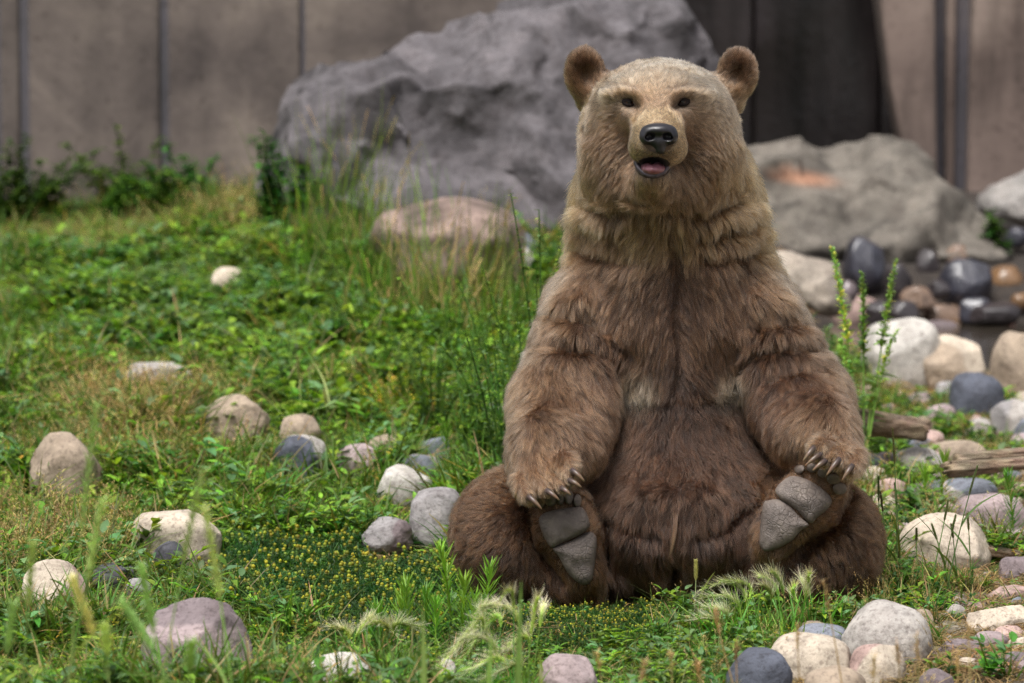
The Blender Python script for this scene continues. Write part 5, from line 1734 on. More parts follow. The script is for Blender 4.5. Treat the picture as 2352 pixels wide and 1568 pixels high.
def scatter(name, coll, pts, scl, seed, label, cat):
    """One uncountable cover object: prototypes instanced on points by geometry nodes."""
    rg = np.random.default_rng(seed)
    n = len(pts)
    me = bpy.data.meshes.new(name)
    me.vertices.add(n)
    me.vertices.foreach_set('co', np.asarray(pts, np.float32).ravel())
    rot = np.stack([rg.normal(0, .12, n), rg.normal(0, .12, n), rg.random(n) * 6.283], 1).astype(np.float32)
    a = me.attributes.new('rot', 'FLOAT_VECTOR', 'POINT'); a.data.foreach_set('vector', rot.ravel())
    a = me.attributes.new('scl', 'FLOAT', 'POINT'); a.data.foreach_set('value', np.asarray(scl, np.float32))
    a = me.attributes.new('pick', 'INT', 'POINT'); a.data.foreach_set('value', rg.integers(0, len(coll.objects), n).astype(np.int32))
    o = link(bpy.data.objects.new(name, me))
    ng = bpy.data.node_groups.new(name, 'GeometryNodeTree')
    ng.interface.new_socket('Geometry', in_out='INPUT', socket_type='NodeSocketGeometry')
    ng.interface.new_socket('Geometry', in_out='OUTPUT', socket_type='NodeSocketGeometry')
    gi, go = ng.nodes.new('NodeGroupInput'), ng.nodes.new('NodeGroupOutput')
    ci = ng.nodes.new('GeometryNodeCollectionInfo')
    ci.inputs['Collection'].default_value = coll
    ci.inputs['Separate Children'].default_value = True
    ci.inputs['Reset Children'].default_value = True
    ip = ng.nodes.new('GeometryNodeInstanceOnPoints')
    ip.inputs['Pick Instance'].default_value = True
    def na(nm, ty):
        k = ng.nodes.new('GeometryNodeInputNamedAttribute'); k.data_type = ty; k.inputs['Name'].default_value = nm
        return k.outputs['Attribute']
    er = ng.nodes.new('FunctionNodeEulerToRotation')
    L = ng.links.new
    L(gi.outputs[0], ip.inputs['Points']); L(ci.outputs[0], ip.inputs['Instance'])
    L(na('pick', 'INT'), ip.inputs['Instance Index'])
    L(na('rot', 'FLOAT_VECTOR'), er.inputs[0]); L(er.outputs[0], ip.inputs['Rotation'])
    L(na('scl', 'FLOAT'), ip.inputs['Scale'])
    L(ip.outputs[0], go.inputs[0])
    md = o.modifiers.new('scatter', 'NODES')
    md.node_group = ng
    tag(o, label, cat, kind='stuff')
    return o

def build_cover():
    rg = np.random.default_rng(77)
    n = 112000
    x = rg.uniform(-4.3, 3.0, n)
    y = rg.uniform(-2.6, 8.2, n)
    z = gheight(x, y)
    p = np.stack([x, y, z], 1)
    px = project(p)
    ok = (px[:, 0] > -1100) & (px[:, 0] < 2620) & (px[:, 1] < 1800)
    F_ = np.array(FOOT)
    for fx, fy, rx, ry in F_:
        ok &= ((x - fx) / rx) ** 2 + ((y - fy) / ry) ** 2 > .75
    # under the bear
    ok &= ~((((x - .42) / .50) ** 2 + ((y + .10) / .36) ** 2 < 1) | ((np.abs(x - .42) < .50) & (np.abs(y + .30) < .16)))
    ok &= ~((x > 1.1) & (y > 4.9))
    p, px = p[ok], px[ok]
    X, Y = px[:, 0], px[:, 1]
    n = len(p)
    u = rg.random(n)
    right = sstep(1560, 1760, X + (Y - 1100) * .0) * sstep(-.4, -.2, -p[:, 1] * 0 + 0) if False else (X > 1700)
    nz = fbm(p, 1.9, 3); nz2 = fbm(p + 20, 4.0, 2); nz3 = fbm(p + 40, .9, 2)
    def g(cx, cy, ax, ay): return np.exp(-(((X - cx) / ax) ** 2 + ((Y - cy) / ay) ** 2))
    lf = ~right
    nzh = fbm(p + 60, 2.6, 3)
    # weights of each kind of cover
    wg = .34 + .35 * nz + .5 * g(1050, 1480, 350, 90) + .45 * g(760, 1130, 260, 70) + .35 * g(250, 1500, 350, 120)
    wd = .0 + .10 * nz2 * (nz2 > 0) + .8 * g(330, 1020, 150, 100) + .16 * g(250, 600, 420, 40) + .16 * g(700, 540, 520, 40) + .35 * g(120, 1330, 200, 130) + .6 * g(1000, 580, 200, 60)
    wl = .46 - .4 * nz + .9 * g(800, 800, 420, 120) + .7 * g(1100, 840, 200, 90) + .6 * g(400, 1150, 300, 70) + .7 * g(620, 1310, 200, 80)
    wb = .15 + .9 * g(650, 690, 420, 70) + .6 * g(400, 780, 300, 70) + .5 * nz3 * (Y < 900)
    bud = 6.0 * np.clip(g(760, 1360, 260, 85) + g(1330, 1450, 170, 60) + .5 * g(900, 1480, 160, 50) - .15, 0, 1)
    wy = .04 + .9 * g(1030, 980, 130, 70) + .5 * g(1150, 700, 160, 90) + .35 * nz2 * (Y < 900) * (Y > 600)
    W = np.clip(np.stack([wg, wd, wl, wb, bud, wy], 1), .0, None)
    wall_gap = Y < 470
    # right bank: patches between the stones
    patch = 1.2 * g(2180, 960, 180, 60) + 1.0 * g(2080, 1130, 100, 120) + 1.2 * g(2080, 1330, 170, 90) + 1.3 * g(1780, 1470, 190, 90) + .8 * g(2280, 1230, 120, 110) + .8 * g(1960, 880, 90, 140) + .35 * (nz > .25)
    wr = np.stack([.9 * g(1800, 1470, 250, 120) + .8 * g(2080, 1320, 200, 110) + .3 * patch, .8 * g(2080, 1300, 200, 110) + .4 * g(2000, 1120, 90, 90) + .25 * g(2000, 1480, 300, 120), .7 * patch, .3 * patch, .5 * g(1650, 1420, 120, 40) + .25 * g(2200, 960, 150, 50), .5 * g(2180, 940, 160, 60) + .15 * patch], 1)
    W = np.where(right[:, None], np.clip(wr, 0, None), W)
    keepp = np.where(right, .6 * np.clip(patch * .75 + .6 * g(1800, 1480, 250, 100), 0, 1), 1.0)
    # the nearer ground needs fewer clumps per area than the sampling gives further off
    keepp *= np.where(p[:, 1] > 2.5, .75, 1.0)
    cum = np.cumsum(W, 1)
    tot = np.maximum(cum[:, -1], 1e-6)
    r = rg.random(n) * tot
    kind = (r[:, None] > cum).sum(1)
    sel = (rg.random(n) < keepp) & (tot > .05)
    specs = [('grass', 'grass_clumps', 'short green grass growing over the bank between the stones', 'grass', .6, 1.45),
             ('dry_grass', 'dry_clumps', 'dry straw coloured grass with open seed heads', 'grass', .55, 1.0),
             ('leafy_ground_cover', 'leafy_weeds', 'low small leaved green ground cover between the stones', 'ground cover', .8, 1.8),
             ('broad_leaved_weeds', 'broad_weeds', 'broad leaved pale green weeds on the bank', 'weeds', .6, 1.1),
             ('yellow_bud_weeds', 'bud_weeds', 'low dark green mat dotted with yellow green buds', 'weeds', .8, 1.5),
             ('yellow_flower_weeds', 'yellow_weeds', 'yellow flowering weeds beside the bear and on the bank', 'weeds', .7, 1.2)]
    for k, (nm, cn, lb, ct, s0, s1) in enumerate(specs):
        m = sel & (kind == k)
        if k == 4: m |= (rg.random(n) < .12 * np.clip(bud, 0, 1)) & lf
        q = p[m]
        sc = rg.uniform(s0, s1, m.sum()) * np.where(right[m], .8, 1.0) * np.where(np.full(m.sum(), k == 4), .9, .6 + .75 * sstep(-.35, .45, nzh[m]))
        for fx, fy, rx, ry in F_:                               # trampled low in front of the stones
            m2 = (np.abs(q[:, 0] - fx) < rx * 1.15) & (q[:, 1] < fy) & (q[:, 1] > fy - ry * 1.3 - .22)
            sc = np.where(m2, np.minimum(sc, .28), sc)
        sc = sc * np.where((q[:, 1] > .9) & ~right[m], 1.15, 1.0)
        mat_ = (np.clip(bud[m], 0, 9) > 1.0) & (k != 4)
        sc = np.where(mat_, np.minimum(sc, .5), sc)
        front = (q[:, 1] < -.35) & (q[:, 0] > -.15) & (q[:, 0] < 1.0)
        sc = np.where(front, np.minimum(sc, .72), sc)
        scatter(nm, PROTO[cn], q, sc, 40 + k, lb, ct)
        print(nm, m.sum())
    m = (rg.random(n) < np.where(right, .25, .35))
    scatter('thatch', PROTO['thatch'], p[m], rg.uniform(.8, 1.3, m.sum()), 60, 'flattened dead brown grass lying on the soil', 'grass')
build_cover()

# ================================================================== plants one can count
def grass_head(g, pts, u0, L, r, col, n=90, spread=.35):
    """Dense spike of small scales along the end of a stalk."""
    T = np.gradient(pts, axis=0)
    for k in range(n):
        u = u0 + (1 - u0) * k / n
        i = min(int(u * (len(pts) - 1)), len(pts) - 2)
        f = u * (len(pts) - 1) - i
        p = pts[i] * (1 - f) + pts[i + 1] * f
        t = T[i] / np.linalg.norm(T[i])
        a = k * 2.4
        o = np.cross(t, (math.cos(a), math.sin(a), .1)); o /= np.linalg.norm(o)
        env = math.sin(math.pi * min(1, (k + 4) / (n + 4)) ** .8) ** .5
        g.leaf(p + o * r * .3 * env, t + o * spread, L * (.8 + .4 * g.r.random()), r * .9, np.asarray(col) * g.r.uniform(.75, 1.25), segs=2)

def bez(a, b, c, n=12):
    t = np.linspace(0, 1, n)[:, None]
    return (1 - t) ** 2 * np.asarray(a) + 2 * t * (1 - t) * np.asarray(b) + t * t * np.asarray(c)

def stalk(name, x, y, tip_px, tip_py, bend, label, group, col, headcol, seed, head=.22, kind='spike', leaves=2, hr=.008, hl=.02, sprd=.35):
    """Grass stalk rooted at ground (x, y) whose tip shows at the given pixel."""
    z = float(gheight(x, y))
    root = np.array((x, y, z - .01))
    tip = P(tip_px, tip_py, y + .02)
    L = np.linalg.norm(tip - root)
    mid = (root + tip) / 2 + np.array((bend * L, 0, .04 * L))
    pts = bez(root, mid, tip, 16)
    g = Geo(seed)
    e = tag(empty(name, root), label, 'grass', group)
    g.stem(pts - root, .0022, .0011, cj(g.r, col), 5)
    o = g.obj('stem', M_STEM, e)
    h = Geo(seed + 1)
    if kind == 'spike':
        grass_head(h, pts - root, 1 - head, hl, hr, cj(h.r, headcol), int(60 + 150 * head), sprd)
    else:                                                       # open panicle
        for k in range(46):
            u = 1 - head * h.r.random()
            i = min(int(u * 15), 14)
            p = (pts - root)[i] + ((pts - root)[i + 1] - (pts - root)[i]) * (u * 15 - i)
            d = np.r_[h.r.normal(0, .5, 2), h.r.uniform(.5, 1.2)]
            h.leaf(p, d, h.r.uniform(.010, .024), .0022, cj(h.r, headcol), segs=3)
    h.obj('seed_head', M_DRY if kind != 'spike' else M_LEAF, e)
    for k in range(leaves):
        w = Geo(seed + 5 + k)
        i = w.r.integers(2, 9)
        p = (pts - root)[i]
        w.blade(p, w.r.random() * 6.28, w.r.uniform(.3, .6), w.r.uniform(.12, .24), .007, w.r.uniform(.2, .6), cj(w.r, col), cj(w.r, col) * 1.1, 8)
        w.obj('leaf', M_LEAF, e)
    return e

def build_things():
    rg = np.random.default_rng(9)
    # ---- tall grass before the grey boulder
    def tuft(px, base_py, top_py, n, label, group, seed, y=None, spread=.35, col=(GREEN, LIME, OLIVE), wid=.005, name='grass_tuft', heads=0, wide=.05):
        b = ghit(px, base_py) if y is None else np.array((P(px, base_py, y)[0], y, 0))
        b[2] = float(gheight(b[0], b[1]))
        H = P(px, top_py, b[1])[2] - b[2]
        e = tag(empty(name, b), label, 'grass', group)
        g = Geo(seed)
        tips = []
        for k in range(n):
            co = cj(g.r, col[g.r.integers(len(col))])
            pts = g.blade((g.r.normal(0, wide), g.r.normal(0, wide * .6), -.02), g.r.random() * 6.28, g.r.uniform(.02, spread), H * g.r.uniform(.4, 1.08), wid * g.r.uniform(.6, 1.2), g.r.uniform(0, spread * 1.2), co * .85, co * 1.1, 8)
            tips.append(pts)
        g.obj('blades', M_LEAF, e)
        for k in range(heads):
            h = Geo(seed + 50 + k)
            grass_head(h, tips[k], .8, .008, .0030, cj(h.r, STRAW), 45)
            h.obj('seed_head', M_DRY, e)
        return e
    # ---- leafy weeds along the wall and beside the grey boulder
    def bush(px, base_py, top_py, label, seed, group=None, leafL=.06, nst=6, y=None, spread=.3, col=(DEEP, GREEN)):
        b = ghit(px, base_py) if y is None else np.array((P(px, base_py, y)[0], y, 0))
        b[2] = float(gheight(b[0], b[1]))
        H = P(px, top_py, b[1])[2] - b[2]
        e = tag(empty('leafy_weed', b), label, 'weed', group)
        st, lf = Geo(seed), Geo(seed + 1)
        for k in range(nst):
            a = st.r.random() * 6.28
            h = H * (1 if k == 0 else st.r.uniform(.45, .95))
            d = np.array((math.cos(a), math.sin(a) * .5, 0)) * h * st.r.uniform(.05, spread)
            pts = bez((st.r.normal(0, .03), st.r.normal(0, .02), -.02), np.array((0, 0, h * .55)) + d * .3, np.array((0, 0, h)) + d, 10)
            st.stem(pts, .005, .0018, cj(st.r, GREEN), 5)
            nl = int(30 + 50 * h)
            for j in range(nl):
                u = lf.r.uniform(.12, 1) ** .8
                i = min(int(u * 9), 8)
                p = pts[i] + (pts[i + 1] - pts[i]) * (u * 9 - i)
                an = lf.r.random() * 6.28
                L = leafL * lf.r.uniform(.6, 1.2) * (1.25 - .75 * u)
                lf.leaf(p, (math.cos(an), math.sin(an), lf.r.uniform(-.2, .8)), L, L * lf.r.uniform(.4, .6), cj(lf.r, col[lf.r.integers(len(col))]), curl=lf.r.uniform(.1, .6))
        st.obj('stem', M_STEM, e)
        lf.obj('foliage', M_LEAF, e)
        return e
    LG = 'low green tufts along the wall foot'
    for i in range(20):
        px = (-80, -20, 50, 120, 170, 215, 260, 300, 350, 400, 450, 500, 550, 590, 640, 90, 190, 330, 470, 530)[i]
        tuft(px, 560, 560 - rg.uniform(60, 170), 34, 'mixed green grass tuft along the foot of the concrete wall', LG, 1350 + i * 2, y=7.0 + .55 * rg.random(), spread=.4, wid=.007, col=(GREEN, DEEP, LIME, OLIVE), heads=4, wide=.12)
    WG = 'dark leafy weeds along the wall foot'
    wl = 'dark green leafy weed growing at the foot of the concrete wall'
    for i, (px, bp, tp, nst) in enumerate(((20, 560, 300, 6), (85, 560, 340, 5), (-60, 570, 380, 6), (290, 548, 290, 7), (365, 545, 380, 8), (420, 540, 330, 7), (240, 555, 460, 6), (480, 535, 420, 7), (160, 565, 490, 7), (-10, 575, 470, 8), (540, 520, 440, 6), (330, 560, 470, 8), (80, 575, 480, 8), (270, 560, 400, 6))):
        bush(px, bp, tp, wl, 1000 + i * 7, WG, .075, nst + 9, y=7.3 + .14 * (i % 4), spread=1.0)
    bush(625, 500, 300, 'tall dark weed standing against the left end of the grey boulder', 1200, None, .07, 9, y=5.5)
    bush(690, 500, 370, 'low dark weed at the foot of the grey boulder beside the tall dark weed', 1210, None, .07, 9, y=5.35)
    bush(1255, 800, 440, 'tall pale leafy weed beside the bear\'s shoulder and upper arm', 1220, None, .035, 5, y=1.4, spread=.18, col=(GREEN, BLUEG, LIME))
    bush(1215, 830, 520, 'shorter pale leafy weed next to the tall one by the bear\'s arm', 1230, None, .032, 6, y=1.5, spread=.25, col=(GREEN, LIME))
    PG = 'leafy green clumps beside the bear\'s arm'
    for i, (px, tp, yy) in enumerate(((1120, 640, 1.9), (1180, 655, 1.6), (1060, 700, 2.1), (1225, 700, 1.2), (1000, 735, 2.3), (1090, 745, 1.5), (1160, 760, 1.1), (940, 760, 2.6), (1040, 640, 3.0), (1150, 600, 3.1), (860, 720, 3.2), (780, 690, 3.6))):
        bush(px, 850, tp, 'leafy green weed clump with small pale leaves beside the bear\'s arm', 1260 + i * 5, PG, .030, 9, y=yy, spread=.6, col=(GREEN, LIME, BLUEG, GREEN))
    bush(365, 760, 600, 'blue green broad leaved plant standing out of the bank', 1240, None, .06, 3, spread=.2, col=(BLUEG, BLUEG))
    bush(2290, 560, 480, 'small bright green plant among stones under the streaked wall', 1250, None, .08, 4, y=7.9, col=(GREEN, DEEP))
    bush(1880, 860, 640, 'slim green weed sprouting behind the bear\'s shoulder', 1260, None, .04, 4, y=2.2, col=(GREEN, BLUEG))
    TG = 'tall grass tufts before the grey boulder'
    tl = 'tall thin grass tuft growing in front of the grey boulder'
    for i, (px, bp, tp) in enumerate(((720, 470, 200), (765, 480, 230), (810, 470, 160), (850, 480, 260), (900, 500, 330), (780, 500, 300), (985, 500, 300), (1130, 540, 380), (690, 510, 380), (840, 520, 380), (1065, 560, 430), (930, 560, 420), (1150, 560, 450))):
        tuft(px, bp, tp, 38, tl, TG, 1400 + i * 3, spread=.22, heads=5, y=(5.05, 4.9, 5.15, 5.0, 4.8, 4.6, 4.3, 4.15, 4.7, 4.4, 4.1, 4.0, 3.9)[i], wide=.07, wid=.005, col=(GREEN, LIME, GREEN, OLIVE))
    DG = 'dry tufts before the pink boulder'
    for i, (px, tp, yy) in enumerate(((890, 440, 4.05), (945, 455, 3.95), (1000, 470, 3.9), (1060, 465, 3.85), (1115, 480, 3.8), (860, 470, 3.9), (1160, 500, 3.75))):
        tuft(px, 600, tp, 46, 'straw and green seeding grass tuft standing before the pinkish boulder', DG, 1460 + i * 3, spread=.3, heads=14, y=yy, wide=.08, wid=.004, col=(STRAW, GREEN, OLIVE, LIME))
    tuft(800, 1180, 1060, 120, 'thick arching tuft of green grass behind the yellow bud mat', None, 1500, spread=.9, wid=.006, col=(GREEN, OLIVE, STRAW), wide=.08)
    tuft(690, 1250, 1110, 90, 'arching grass tuft with dry blades beside the long cream stone', None, 1503, spread=.9, wid=.005, col=(OLIVE, STRAW, GREEN), wide=.09)
    tuft(320, 1130, 880, 90, 'straw coloured tuft of tall seeding grass beside the tan boulder', None, 1506, spread=.45, wid=.003, col=(STRAW, STRAW, OLIVE), heads=24, wide=.09)
    tuft(420, 1090, 900, 70, 'straw coloured seeding grass before the flat angular slab', None, 1509, spread=.5, wid=.003, col=(STRAW, TANC, OLIVE), heads=18, wide=.08)
    tuft(2080, 1370, 1230, 130, 'thick mixed grass between the bear\'s knee and the long cream boulder', None, 1512, spread=.6, wid=.004, col=(GREEN, OLIVE, STRAW, GREEN), heads=20, wide=.10)
    tuft(2210, 1390, 1290, 110, 'grass fringe along the front of the long cream boulder', None, 1515, spread=.7, wid=.004, col=(GREEN, OLIVE, STRAW), heads=10, wide=.12)
    tuft(1760, 1500, 1370, 120, 'bright green grass between the slate stone and the bear', None, 1518, spread=.35, wid=.005, col=(LIME, GREEN), wide=.08)
    tuft(1680, 1540, 1440, 110, 'arching green grass before the low mauve stone', None, 1521, spread=.8, wid=.005, col=(LIME, GREEN, OLIVE), wide=.10)
    tuft(2010, 1160, 1030, 60, 'thin seeding grass beside the bear\'s fore paw', None, 1524, spread=.35, wid=.003, col=(OLIVE, LIME, STRAW), heads=14, wide=.05)
    tuft(690, 1600, 1400, 60, 'upright blue green grass blades beside the large mauve boulder', None, 1527, spread=.18, wid=.007, col=(BLUEG, GREEN), wide=.07, y=-1.75)
    tuft(930, 1590, 1470, 60, 'pale green grass under the spiky weeds', None, 1530, spread=.6, wid=.005, col=(LIME, GREEN, STRAW), wide=.10, y=-1.35)
    tuft(150, 1640, 1420, 90, 'tangled grass below the cracked cream pink stone', None, 1533, spread=.7, wid=.005, col=(OLIVE, STRAW, GREEN), wide=.14, y=-1.5)
    # ---- spiky bright green weeds
    def spiky(px, bp, tp, label, seed, y=None, group=None):
        b = ghit(px, bp) if y is None else np.array((P(px, bp, y)[0], y, 0))
        b[2] = float(gheight(b[0], b[1]))
        H = P(px, tp, b[1])[2] - b[2]
        e = tag(empty('spiky_weed', b), label, 'weed', group)
        st, lf = Geo(seed), Geo(seed + 1)
        ax = st.r.normal(0, .10, 2)
        pts = bez((0, 0, -.02), (ax[0] * H * .2, ax[1] * H * .2, H * .5), (ax[0] * H, ax[1] * H, H * .93), 14)
        st.stem(pts, .0036, .0018, cj(st.r, LIME), 6)
        n = int(40 + 190 * H)
        for k in range(n):
            u = (k + 1) / n
            i = min(int(u * 13), 12)
            p = pts[i] + (pts[i + 1] - pts[i]) * (u * 13 - i)
            a = k * 2.4 + lf.r.normal(0, .2)
            upw = .55 + 1.3 * u ** 2
            L = lf.r.uniform(.042, .068) * (1.0 if u < .8 else 1.25 - 1.1 * (u - .8) * 3)
            d = np.array((math.cos(a), math.sin(a), upw))
            c = cj(lf.r, (128, 176, 66) if u > .55 else (98, 148, 58), .1)
            lf.leaf(p, d, max(L, .012), .0050, c, curl=-.1 + lf.r.normal(0, .15), segs=4)
        st.obj('stem', M_STEM, e)
        lf.obj('foliage', M_LEAF, e)
    spiky(1040, 1440, 1235, 'tallest bright green spiky weed against the bear\'s thigh', 1601, y=-.82)
    spiky(1112, 1450, 1292, 'bright green spiky weed nearest the bear\'s hind foot', 1604, y=-.86)
    spiky(1062, 1480, 1320, 'short spiky weed between the two taller spiky weeds', 1607, y=-.95)
    SG = 'low spiky weeds beside the bud mat'
    for i, (px, bp, tp) in enumerate(((905, 1490, 1325), (940, 1490, 1335), (880, 1500, 1390), (985, 1500, 1350), (1000, 1520, 1380), (850, 1520, 1420), (1075, 1510, 1370))):
        spiky(px, bp, tp, 'low bright green spiky weed beside the yellow bud mat', 1610 + i * 3, y=-.98 - .05 * (i % 3), group=SG)
    spiky(1025, 1090, 968, 'lone spiky weed among the yellow flowers beside the bear', 1640)
    spiky(2160, 1180, 1040, 'bright spiky weed in front of the pale rounded stone', 1643)
    spiky(2125, 1190, 1075, 'small spiky weed beside the bright one near the mauve stone', 1646)
    spiky(2330, 1250, 1080, 'spiky weed growing over the large mauve stone', 1649)
    # ---- foxtail barley
    def foxtail(px, bp, heads, label, seed, y, group=None):
        b = np.array((P(px, bp, y)[0], y, 0)); b[2] = float(gheight(b[0], b[1]))
        e = tag(empty('foxtail_grass', b), label, 'grass', group)
        st = Geo(seed)
        for k in range(26):
            co = cj(st.r, (108, 156, 62))
            st.blade((st.r.normal(0, .03), st.r.normal(0, .02), -.02), st.r.random() * 6.28, st.r.uniform(.03, .35), st.r.uniform(.08, .2), .005, st.r.uniform(.05, .4), co * .85, co * 1.1, 7)
        for k, (hx, hy, tx, ty) in enumerate(heads):
            a = P(hx, hy, y + st.r.normal(0, .03)) - b
            tip = P(tx, ty, y + st.r.normal(0, .03)) - b
            root = np.array((st.r.normal(0, .025), st.r.normal(0, .02), -.02))
            pts = bez(root, (root + a) / 2 + np.array((0, 0, .03)), a, 10)
            st.stem(pts, .0018, .0012, cj(st.r, (120, 160, 72)), 5)
            d0 = (a - pts[-3]); d0 /= np.linalg.norm(d0)
            L = np.linalg.norm(tip - a)
            axis = bez(a, a + d0 * L * .6, tip, 14)
            h = Geo(seed + 10 + k)
            grass_head(h, axis, 0.0, .012, .0045, cj(h.r, (164, 198, 92)), 70, .4)
            for j in range(150):                                   # long silky awns
                u = h.r.random()
                i = min(int(u * 13), 12)
                p = axis[i] + (axis[i + 1] - axis[i]) * (u * 13 - i)
                t = axis[min(i + 1, 13)] - axis[i]; t /= np.linalg.norm(t)
                o = h.r.standard_normal(3); o -= t * (o @ t); o /= np.linalg.norm(o)
                d = t + o * h.r.uniform(.12, .55) + np.array((0, 0, .15))
                d /= np.linalg.norm(d)
                al = h.r.uniform(.026, .046)
                tt = np.linspace(0, 1, 4)
                ap = p + al * (tt[:, None] * d + .12 * (tt ** 2)[:, None] * o)
                c0, c1 = cj(h.r, (208, 222, 140), .08), cj(h.r, (232, 222, 206), .05)
                cc = c0 + (c1 - c0) * tt[:, None]
                h.ribbon(ap, np.array((.00042, .0004, .00032, .00015)), cc)
            h.obj('seed_head', M_DRY, e)
        st.obj('stems', M_LEAF, e)
    foxtail(1690, 1480, [(1715, 1385, 1612, 1352), (1722, 1375, 1655, 1335), (1700, 1400, 1618, 1372)], 'foxtail grass with long drooping silky heads before the bear\'s belly', 1701, -.80)
    foxtail(1780, 1490, [(1788, 1370, 1748, 1325), (1800, 1368, 1775, 1315), (1772, 1380, 1752, 1345)], 'upright foxtail grass with pale brush heads before the bear\'s lifted foot', 1720, -.80)
    foxtail(1850, 1480, [(1856, 1370, 1862, 1318), (1832, 1385, 1826, 1345), (1848, 1380, 1840, 1330)], 'white tipped foxtail grass beside the bear\'s shin', 1740, -.78)
    foxtail(1660, 1500, [(1660, 1440, 1600, 1420), (1668, 1425, 1615, 1395)], 'short foxtail grass below the long drooping heads', 1760, -.92)
    foxtail(1130, 1640, [(1110, 1440, 1040, 1495), (1150, 1440, 1060, 1520), (1120, 1470, 1010, 1530), (1180, 1400, 1150, 1375), (1100, 1420, 1130, 1390)], 'arching foxtail grass with pale heads below the bear\'s hind foot', 1780, -1.75)
    foxtail(1230, 1640, [(1220, 1460, 1235, 1375), (1215, 1480, 1170, 1480), (1200, 1520, 1120, 1500), (1240, 1440, 1250, 1390), (1190, 1430, 1110, 1400)], 'upright foxtail grass below the bear\'s hind foot', 1800, -1.6)
    foxtail(1150, 1680, [(1160, 1530, 1080, 1540), (1190, 1540, 1110, 1560), (1140, 1500, 1060, 1470)], 'low foxtail grass with pale heads drooping at the front of the bank', 1820, -1.9)
    foxtail(790, 1600, [(800, 1470, 765, 1440), (815, 1465, 850, 1420), (830, 1450, 900, 1450)], 'slender foxtail grass beside the whitish domed stone', 1840, -1.3)
    foxtail(920, 1590, [(905, 1450, 960, 1440), (880, 1470, 850, 1430)], 'slender foxtail grass in front of the spiky weeds', 1860, -1.3)
    # ---- tall podded weed to the right of the bear
    b = np.array((P(1985, 900, 1.9)[0], 1.9, 0)); b[2] = float(gheight(b[0], b[1]))
    e = tag(empty('podded_weed', b), 'tall green weed with podded yellowing spikes beside the bear\'s arm', 'weed')
    st = Geo(1901)
    for k, (tx, ty, mx, my, pod) in enumerate(((1910, 565, 1945, 720, 1), (1980, 625, 1985, 740, 1), (2060, 595, 2030, 720, 1), (2065, 755, 2020, 810, .5), (1930, 780, 1955, 830, .5), (2010, 880, 2000, 890, .2), (1950, 830, 1960, 880, .4))):
        tip, mid = P(tx, ty, 1.9 + .03 * (k % 3 - 1)) - b, P(mx, my, 1.9) - b
        pts = bez((0, 0, -.02), mid, tip, 16)
        st.stem(pts, .0035, .0016, cj(st.r, (130, 158, 74)), 6)
        h = Geo(1910 + k)
        n = int(170 * pod)
        for j in range(n):
            u = .48 + .52 * j / n
            i = min(int(u * 15), 14)
            p = pts[i] + (pts[i + 1] - pts[i]) * (u * 15 - i)
            a = j * 2.4
            yel = h.r.random() < (.45 if k == 0 else .10) * (1.1 - (u - .48))
            c = cj(h.r, (204, 200, 96) if yel else (152, 190, 98), .1)
            d = np.array((math.cos(a), math.sin(a), .5))
            tp_ = 1.15 - .75 * (u - .48) / .52
            d = d + h.r.normal(0, .35, 3)
            if h.r.random() < .22: h.blob(p + d * .012 * tp_, (.004, .004, .005), c)
            h.leaf(p, d, .028 * tp_ * h.r.uniform(.6, 1.2), .0115 * tp_, c, curl=h.r.normal(.1, .3), segs=3)
        if n: h.obj('pod_spike', M_LEAF, e)
        w = Geo(1930 + k)
        for j in range(9):
            u = w.r.uniform(.1, .6)
            i = min(int(u * 15), 14)
            a = w.r.random() * 6.28
            L = w.r.uniform(.03, .06)
            w.leaf(pts[i], (math.cos(a), math.sin(a), w.r.uniform(0, .6)), L, L * .42, cj(w.r, BLUEG if w.r.random() < .6 else GREEN), curl=.4)
        w.obj('leaves', M_LEAF, e)
    st.obj('stems', M_STEM, e)
    # ---- out-of-focus stalks in the foreground
    FG = 'tall seeding grass stalks standing in front of the stones'
    fl = 'short green seeding grass stalk standing in front of the stones at the bank edge'
    for i, (rx, tx, ty, bd, hd) in enumerate(((140, 222, 930, -.02, .40), (330, 468, 1080, -.03, .34), (560, 470, 1170, .03, .36), (60, 235, 1150, .02, .30), (20, 75, 1250, .01, .3), (470, 325, 1300, -.05, .35), (330, 165, 1330, .05, .3), (520, 280, 1385, .10, .25), (-30, 30, 1390, .0, .3), (240, 240, 1440, .05, .2), (395, 440, 1480, .02, .2))):
        y = -2.9 - .12 * (i % 4)
        own = ('tallest seeding grass stalk, its head crossing the tan boulder with the flaked patch', 'seeding grass stalk whose head reaches above the long cream stone',
               'seeding grass stalk with its head across the end of the long cream stone', 'seeding grass stalk rising between the tan boulder and the long cream stone')
        stalk('grass_stalk', P(rx, 1568, y)[0], y, tx, ty, bd, own[i] if i < 4 else fl, FG, (134, 160, 84), (166, 184, 112), 2000 + i * 11, hd * .8, leaves=2, hr=.0050, hl=.024, sprd=.6)
    CG = 'blurred green blades before the foxtail grass'
    for i, (px, tp, lean) in enumerate(((1185, 1335, .06), (975, 1390, -.02), (1110, 1445, .1), (1250, 1500, -.05))):
        y = -3.0 - .1 * i
        b = np.array((P(px, 1568, y)[0], y, 0)); b[2] = float(gheight(b[0], b[1]))
        e = tag(empty('grass_shoot', b), 'single upright green grass blade in front of the foxtail grass', 'grass', CG)
        g = Geo(2200 + i)
        tip = P(px + lean * 200, tp, y) - b
        pts = bez((0, 0, -.02), tip * np.array((.1, .5, .55)), tip, 12)
        t = np.linspace(0, 1, 12)
        c = cj(g.r, (138, 170, 84))
        g.ribbon(pts, .0075 * np.clip(1.1 - t ** 3, .12, 1), c, np.array((1.0, .2, 0)), .3)
        g.obj('blade', M_LEAF, e)
    RG = 'dry seeding stalks before the boulders by the grit'
